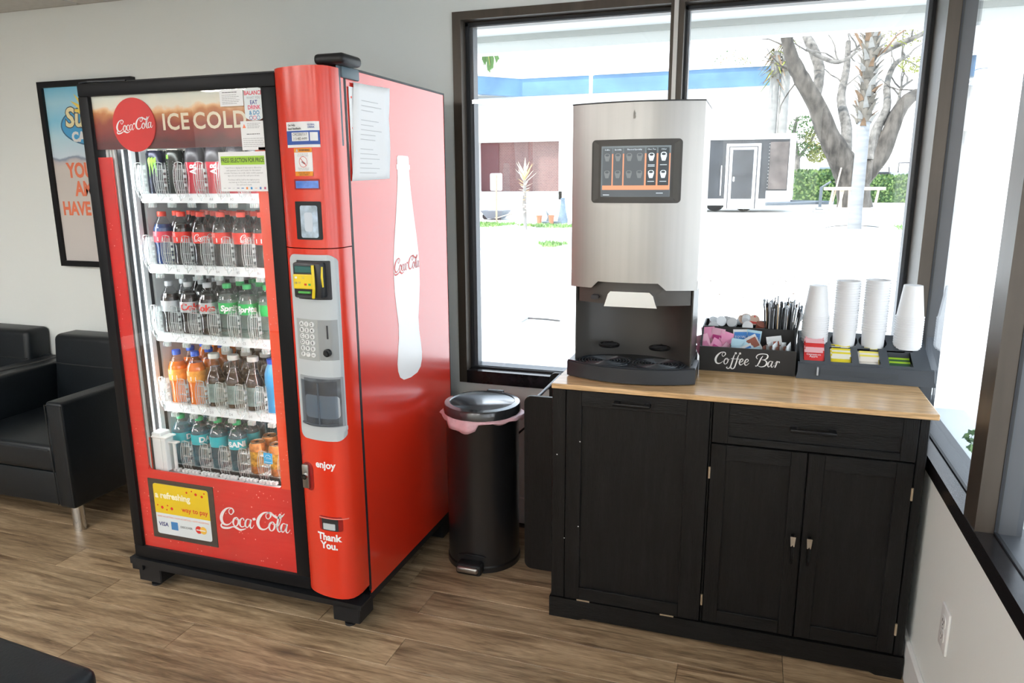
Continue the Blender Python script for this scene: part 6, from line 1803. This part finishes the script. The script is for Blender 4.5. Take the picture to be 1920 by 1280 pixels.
q.add(vs, [(k * 4 + j, ((k + 1) % n) * 4 + j, ((k + 1) % n) * 4 + j + 1, k * 4 + j + 1) for k in range(n) for j in range(3)])
q.build('kerb', mat('kerb_concrete', (.62, .61, .58), .8), rg, smooth=40)
q = MB(); q.prism([(c1_[0] + .69 * math.cos(2 * math.pi * k / 24), c1_[1] + .69 * math.sin(2 * math.pi * k / 24)) for k in range(24)], 'z', gh(15.15) - .1, gh(15.15) + .02); q.build('soil_bed', mat('pale_mulch', (.62, .58, .52), .9, noise=(20, .2)), rg)
# background palms
for k, (x, lab, zt) in enumerate(((1.55, 'slim palm trunk to the left of the pair behind the trailer', 7.2), (2.0, 'slim palm trunk to the right of the pair behind the trailer', 7.6))):
    t = palm('slim_palm', lab, x, 34, zt, .22, False, m_trunk=M_boot3, group='palms behind the trailer')
    q = MB(); r2 = random.Random(50 + k)
    for j in range(90):
        a = r2.uniform(0, 6.28); L = r2.uniform(.5, 1.3); z = zt - r2.uniform(-.2, 1.2); dz = r2.uniform(-.9, .2)
        c_ = Vector((x + .15 * math.cos(a), 34 + .15 * math.sin(a), z)); e_ = c_ + Vector((math.cos(a) * L * .7, math.sin(a) * L * .7, dz * L)); s__ = Vector((-math.sin(a), math.cos(a), 0)) * .05
        q.m(j % 2).quad(tuple(c_ - s__), tuple(c_ + s__), tuple(e_ + s__ * .3), tuple(e_ - s__ * .3))
    fo = q.build('frond_skirt', [M_lf2, M_boot2], t); fo['kind'] = 'stuff'
# palm just left of the window, one frond of it hangs into view
t = palm('near_palm', 'palm with a green frond hanging down at the top left of the window', -5.3, 11, 4.8, .17, False, m_trunk=M_palm)
q = MB(); r2 = random.Random(8)
for j in range(26):
    u_ = r2.uniform(-.16, .16); q.quad((-3.96 + u_ * .3, 11, 4.3), (-3.94 + u_ * .3, 11, 4.3), (-3.86 + u_ * 1.1, 11.05, 3.52 + abs(u_) * 1.6 + r2.uniform(0, .2)), (-3.88 + u_ * 1.1, 11.05, 3.52 + abs(u_) * 1.6))
fo = q.build('leaflets', M_lf1, t); fo['kind'] = 'stuff'
q = MB(); q.tube([(-5.3, 11, 4.75), (-4.85, 11, 5.15), (-4.3, 11, 4.9), (-4.0, 11, 4.45), (-3.93, 11, 4.1), (-3.87, 11.03, 3.7)], [.04, .03, .025, .02, .015, .008], 6); q.build('frond_stem', M_lf2, t)
# hedges
def hedge(label, x0, x1, y, h_, seed):
    z = gh(y); t = thing('hedge', label, 'hedge', ((x0 + x1) / 2, y, z), group='clipped hedges behind the bench')
    q = MB(); q.rbox(x0, x1, y - .1, y + .9, z - .05, z + h_ * .93, .1, 2); q.build('inner_mass', M_hedge1, t)
    r2 = random.Random(seed); q = MB(); n = int((x1 - x0) * h_ * 260)
    for k in range(n):
        x = r2.uniform(x0 - .05, x1 + .05); zz = z + h_ * r2.random() ** .8; yy = y - .12 - r2.uniform(0, .12)
        if r2.random() < .25: zz = z + h_ * r2.uniform(.92, 1.04); yy = y + r2.uniform(-.1, .8)
        c_ = Vector((x, yy, zz)); a = Vector((r2.uniform(-1, 1), r2.uniform(-.3, .3), r2.uniform(-1, 1))).normalized() * .07; d = a.cross(Vector((r2.uniform(-.4, .4), 1, r2.uniform(-.4, .4)))).normalized() * .045
        q.m(0 if r2.random() < .5 else 1).quad(tuple(c_ - a), tuple(c_ + d), tuple(c_ + a), tuple(c_ - d))
    fo = q.build('hedge_leaves', [M_hedge1, M_hedge2], t); fo['kind'] = 'stuff'
hedge('green hedge between the trailer and the oak trunk', 2.55, 4.75, 30.0, 1.35, 11)
hedge('green hedge to the right of the palm', 5.35, 7.3, 33.0, 1.15, 12)
# bench / sawhorses of planks by the palm
t = thing('plank_bench', 'rough wooden plank workbench standing beside the palm', 'bench', (3.2, 16.4, gh(16.4)))
M_pl = mat('pale_timber', (.62, .52, .42), .7, noise=(5, .15)); z = gh(16.3)
for (nm, q_) in (('top_board', (2.66, 3.98, 16.25, 16.45, z + .78, z + .85)), ('shelf_board', (2.66, 3.9, 16.3, 16.5, z + .34, z + .37))):
    MB().box(*q_).build(nm, M_pl, t)
for (x, dx) in ((2.86, -.10), (3.03, .05), (3.08, -.12), (3.22, .03), (3.84, -.10)):
    q = MB(); q.tube([(x + dx, 16.35, z), (x, 16.35, z + .78)], .035, 4); q.build('leg', M_pl, t)
q = MB(); q.tube([(2.78, 16.2, z), (3.02, 16.6, z + 1.30)], .018, 5); q.build('leaning_stick', M_pl, t)
q = MB(); q.tube([(3.40, 16.7, z), (3.47, 16.7, z + 1.18)], .03, 6)
tag(q.build('marker_post', mat('safety_orange', (0, 0, 0)), None), 'short orange marker post behind the plank bench', 'post')
# car, canopy, cart
t = thing('parked_car', 'grey-blue parked car seen over the hedge left of the oak trunk', 'car', (4.6, 44, gh(44)))
z = gh(44)
q = MB(); q.prism([(3.9, z + .35), (3.9, z + 1.0), (4.2, z + 1.15), (4.45, z + 1.72), (5.7, z + 1.75), (6.1, z + 1.15), (6.3, z + 1.0), (6.3, z + .35)], 'y', 44, 45.7); q.build('car_body', mat('car_grey_blue', (.16, .22, .26), .3, coat=1), t)
q = MB(); q.prism([(4.32, z + 1.2), (4.50, z + 1.62), (5.62, z + 1.65), (5.95, z + 1.2)], 'y', 43.96, 44.0); q.build('car_window', mat('car_glass', (.05, .09, .11), .1, coat=1), t)
for x in (4.4, 5.8):
    q = MB(); q.cyl((x, 43.9, z + .33), .33, .2, 'y', 18); q.build('wheel', M_blackp, t)
t = thing('white_canopy', 'white domed canopy between the trailer and the oak trunk', 'canopy', (4.6, 48, gh(48)))
q = MB(); q.lathe([(1.9, 0), (1.9, 1.6), (1.75, 2.3), (1.35, 2.95), (.7, 3.35), (.02, 3.5)], (4.9, 49, gh(48)), 24, cap=False); q.build('dome', mat('canopy_white', (.82, .82, .80), .6), t, smooth=60)
q = MB(); q.tube([(4.9 + 1.55 * math.cos(R(a_)), 47.4, gh(48) + 2.0 + 1.25 * math.sin(R(a_))) for a_ in range(10, 170, 12)], .035, 5); q.build('orange_edge', MATS['safety_orange'], t)
t = thing('utility_cart', 'dark utility cart with silver tank parked at the right of the palm', 'cart', (7.0, 36, gh(36)))
z = gh(36); M_dk = mat('cart_dark', (.035, .038, .042), .4); M_sv = mat('cart_silver', (.30, .32, .34), .35, metal=.5)
q = MB(); q.rbox(6.25, 7.9, 36, 37.2, z + .38, z + .52, .03, 1); q.build('deck', M_sv, t)
q = MB(); q.rbox(6.35, 6.95, 36.1, 36.9, z + .52, z + 1.35, .06, 2); q.rbox(6.45, 6.85, 36.0, 36.1, z + .60, z + 1.15, .03, 1); q.build('engine_box', M_dk, t)
q = MB(); q.cyl((7.05, 36.5, z + .95), .42, .85, 'x', 20); q.build('tank', M_sv, t, smooth=40)
q = MB(); q.tube([(6.3, 36, z + .5), (6.3, 36, z + 1.5), (6.9, 36, z + 1.55), (7.0, 36, z + .5)], .03, 6); q.tube([(7.3, 36, z + 1.3), (7.3, 36, z + 1.75), (7.9, 36, z + 1.75)], .03, 6); q.build('rail_frame', M_dk, t)
for x in (6.45, 7.5):
    q = MB(); q.cyl((x, 35.9, z + .25), .25, .15, 'y', 16); q.build('wheel', M_blackp, t, smooth=40)
for k in range(4):
    q = MB(); q.tube([(6.38 + .13 * k, 35.98, z + .6), (6.42 + .13 * k, 35.96, z + 1.2)], .02, 5); q.build('hose', M_sv, t)
# left garden: wheelbarrow, signpost, yucca, pots
t = thing('wheelbarrow', 'grey wheelbarrow on the grass left of the yucca', 'wheelbarrow', (-5.7, 16.4, gh(16.4)))
z = gh(16.4)
q = MB(); tp, bm_ = [(-6.05, 16.1), (-5.36, 16.1), (-5.36, 16.7), (-6.05, 16.7)], [(-5.90, 16.25), (-5.50, 16.25), (-5.50, 16.6), (-5.90, 16.6)]
vs = [(x, y, z + .25) for x, y in tp] + [(x, y, z + .03) for x, y in bm_]
q.add(vs, [(i, (i + 1) % 4, (i + 1) % 4 + 4, i + 4) for i in range(4)] + [(7, 6, 5, 4)]); o = q.build('tray', mat('barrow_grey', (.15, .17, .20), .5), t); md = o.modifiers.new('t', 'SOLIDIFY'); md.thickness = .01
q = MB(); q.cyl((-6.0, 16.35, z + .08), .085, .06, 'y', 18); q.build('wheel', M_blackp, t, smooth=40)
for y in (16.2, 16.62):
    q = MB(); q.tube([(-6.0, 16.4, z + .08), (-5.6, y, z + .05), (-5.1, y, z + .2)], .014, 6); q.build('handle', M_pl, t)
q = MB(); q.tube([(-5.5, 16.2, z - .02), (-5.55, 16.3, z + .10)], .014, 6); q.build('leg', M_dk, t)
t = thing('sign_post', 'plain white board on a thin wooden post behind the wheelbarrow', 'sign', (-5.32, 15.4, gh(15.4)))
z = gh(15.4); q = MB(); q.box(-5.345, -5.305, 15.38, 15.42, z - .1, z + 1.28); q.build('post', mat('weathered_post', (.36, .30, .22), .8), t)
q = MB(); q.prism([(a_, b_) for a_, b_ in rrect(-5.50, -5.17, z + .86, z + 1.30, .04)], 'y', 15.42, 15.44); q.build('board', M_tw, t)
t = thing('yucca_plant', 'spiky pale dried yucca stem on the lawn', 'plant', (-4.28, 14.55, gh(14.55)))
z = gh(14.55); r2 = random.Random(15)
q = MB(); q.tube([(-4.26, 14.55, z - .1), (-4.29, 14.55, z + .5), (-4.28, 14.55, z + 1.2)], [.045, .05, .04], 8); q.build('stem', M_boot3, t, smooth=True)
M_yl, M_yl2 = mat('dry_leaf_gold', (.62, .42, .20), .7), mat('dry_leaf_pale', (.70, .62, .48), .7)
for k in range(46):
    zz = z + .42 + .95 * (k / 46); a = k * 2.4; L = (.20 if k < 34 else .42) * r2.uniform(.8, 1.2); up_ = -.3 + 2.0 * (k / 46) ** 2
    d = Vector((math.cos(a), math.sin(a), up_)).normalized(); s__ = Vector((-math.sin(a), math.cos(a), 0)) * .035; c_ = Vector((-4.28, 14.55, zz)); n_ = d.cross(s__).normalized() * .006
    q = MB(); mid = c_ + d * L * .4; e_ = c_ + d * L
    q.add([tuple(c_ - s__ * .5), tuple(c_ + s__ * .5), tuple(mid + s__), tuple(e_), tuple(mid - s__), tuple(mid + n_ * 2)], [(0, 1, 5), (1, 2, 5), (2, 3, 5), (3, 4, 5), (4, 0, 5), (0, 4, 3, 2, 1)])
    q.build('leaf', M_yl if k % 3 == 0 else M_yl2, t)
for k, (x, y, nm) in enumerate(((-4.17, 15.45, 'small terracotta pot to the left of the pair on the lawn'), (-3.86, 15.5, 'small terracotta pot to the right of the pair on the lawn'))):
    z = gh(y); q = MB(); q.lathe([(.055, 0), (.075, .20), (.085, .20), (.085, .23), (.07, .23), (.065, .18), (.001, .18)], (x, y, z), 14, cap=False); tag(q.build('terracotta_pot', mat('terracotta', (.42, .17, .09), .8), None, smooth=40), nm, 'pot', 'terracotta pots')
z = gh(15.7)
q = MB(); q.lathe([(.13, 0), (.14, .08), (.10, .25), (.07, .42), (.055, .60), (.06, .64), (.001, .65)], (-3.62, 15.75, z), 12); tag(q.build('garden_bag', mat('blue_grey_bag', (.14, .20, .26), .6, noise=(9, .3)), None, smooth=60), 'tall blue-grey bag standing right of the terracotta pots', 'bag')
q = MB(); q.prism([(-4.08, z), (-3.9, z), (-3.93, z + .12), (-4.0, z + .24), (-4.07, z + .33), (-4.02, z + .15)], 'y', 15.7, 15.74); tag(q.build('bent_sheet', mat('grey_sheet', (.12, .16, .19), .5), None), 'dark bent sheet leaning between the terracotta pots', 'sheet')
q = MB(); q.rbox(-4.2, -3.6, 15.62, 15.9, z - .02, z + .05, .02, 1); tag(q.build('edging_log', mat('grey_sheet', (0, 0, 0)), None), 'low dark edging under the terracotta pots and bag', 'edging')
M_grass1, M_grass2 = leafm('grass_green', (.16, .34, .08)), leafm('grass_light', (.26, .42, .14))
gr_l = [('grass patch in front of the wheelbarrow', -5.55, 15.2, .75, .35, 700), ('grass strip before the terracotta pots', -3.7, 15.1, .85, .22, 700), ('small grass patch on the bare ground in front', -3.05, 12.6, .30, .25, 380), ('small grass patch right of the kerb ring', 4.45, 15.4, .35, .5, 300)]
for lb, gx, gy, rx, ry, n in gr_l:
    q = MB(); r2 = random.Random(int(gx * 100))
    for k in range(n):
        a = r2.uniform(0, 6.283); rr_ = math.sqrt(r2.random()) * (1 + .25 * math.sin(3 * a)); x, y = gx + rx * rr_ * math.cos(a), gy + ry * rr_ * math.sin(a); z = gh(y)
        a = r2.uniform(0, 6.28); h_ = r2.uniform(.03, .09)
        q.m(k % 2).add([(x - .022 * math.cos(a), y - .022 * math.sin(a), z - .005), (x + .022 * math.cos(a), y + .022 * math.sin(a), z - .005), (x + r2.uniform(-.03, .03), y + r2.uniform(-.03, .03), z + h_)], [(0, 1, 2)])
    tag(q.build('grass', [M_grass1, M_grass2], None), lb, 'grass', kind='stuff')
# leaf litter speckles on the ground
q = MB(); r2 = random.Random(77)
for k in range(1500):
    if k % 3 == 0: x, y = r2.gauss(2.0, 1.3), r2.gauss(9.6, 1.0)
    elif k % 3 == 1: x, y = r2.uniform(-4, 6), r2.uniform(7, 15)
    else: x, y = r2.gauss(5.0, 1.2), r2.gauss(18.5, .8)
    z = gh(y) + .012; s__ = r2.uniform(.012, .035)
    q.add([(x - s__, y, z), (x, y - s__ * .6, z), (x + s__, y, z + .004), (x, y + s__ * .6, z)], [(0, 1, 2, 3)])
tag(q.build('leaf_litter', mat('litter_brown', (.16, .10, .06), .9), None), 'scattered dry brown leaves on the bright ground outside', 'leaf litter', kind='stuff')
t = thing('paving_stone', 'pale stepping stone on the bright ground just outside the window', 'paving stone', (-1.55, 5.45, gh(5.4)))
q = MB(); q.rbox(-1.78, -1.42, 5.30, 5.62, gh(5.4), gh(5.4) + .05, .01, 1); q.build('slab', mat('slab_pale', (.50, .50, .47), .8), t)
q = MB(); q.tube([(-1.40, 5.5, gh(5.4) + .02), (-1.15, 5.52, gh(5.4) + .015), (-1.0, 5.5, gh(5.4) + .01)], .012, 6); q.build('metal_rod', M_dk, t)
# shrubs outside the side window
for k, (x, y, lb) in enumerate(((2.62, 1.75, 'leafy green shrub outside the far side window'), (2.62, .95, 'leafy green shrub outside, beyond the side window mullion'), (2.72, .15, 'leafy green shrub outside the near side window'))):
    t = thing('shrub', lb, 'shrub', (x, y, gh(0)))
    q = MB()
    for j in range(5): q.tube([(x, y, gh(0)), (x + .1 * math.cos(j * 1.3), y + .1 * math.sin(j * 1.3), gh(0) + .22)], .006, 5)
    q.build('stem', M_boot, t)
    scatter_leaves('foliage', [(x, y, gh(0) + .16, .20, .20, .13)], 260, .028, [M_lf1, M_grass2], t, 60 + k)
bpy.data.objects.remove(_fo, do_unlink=True)
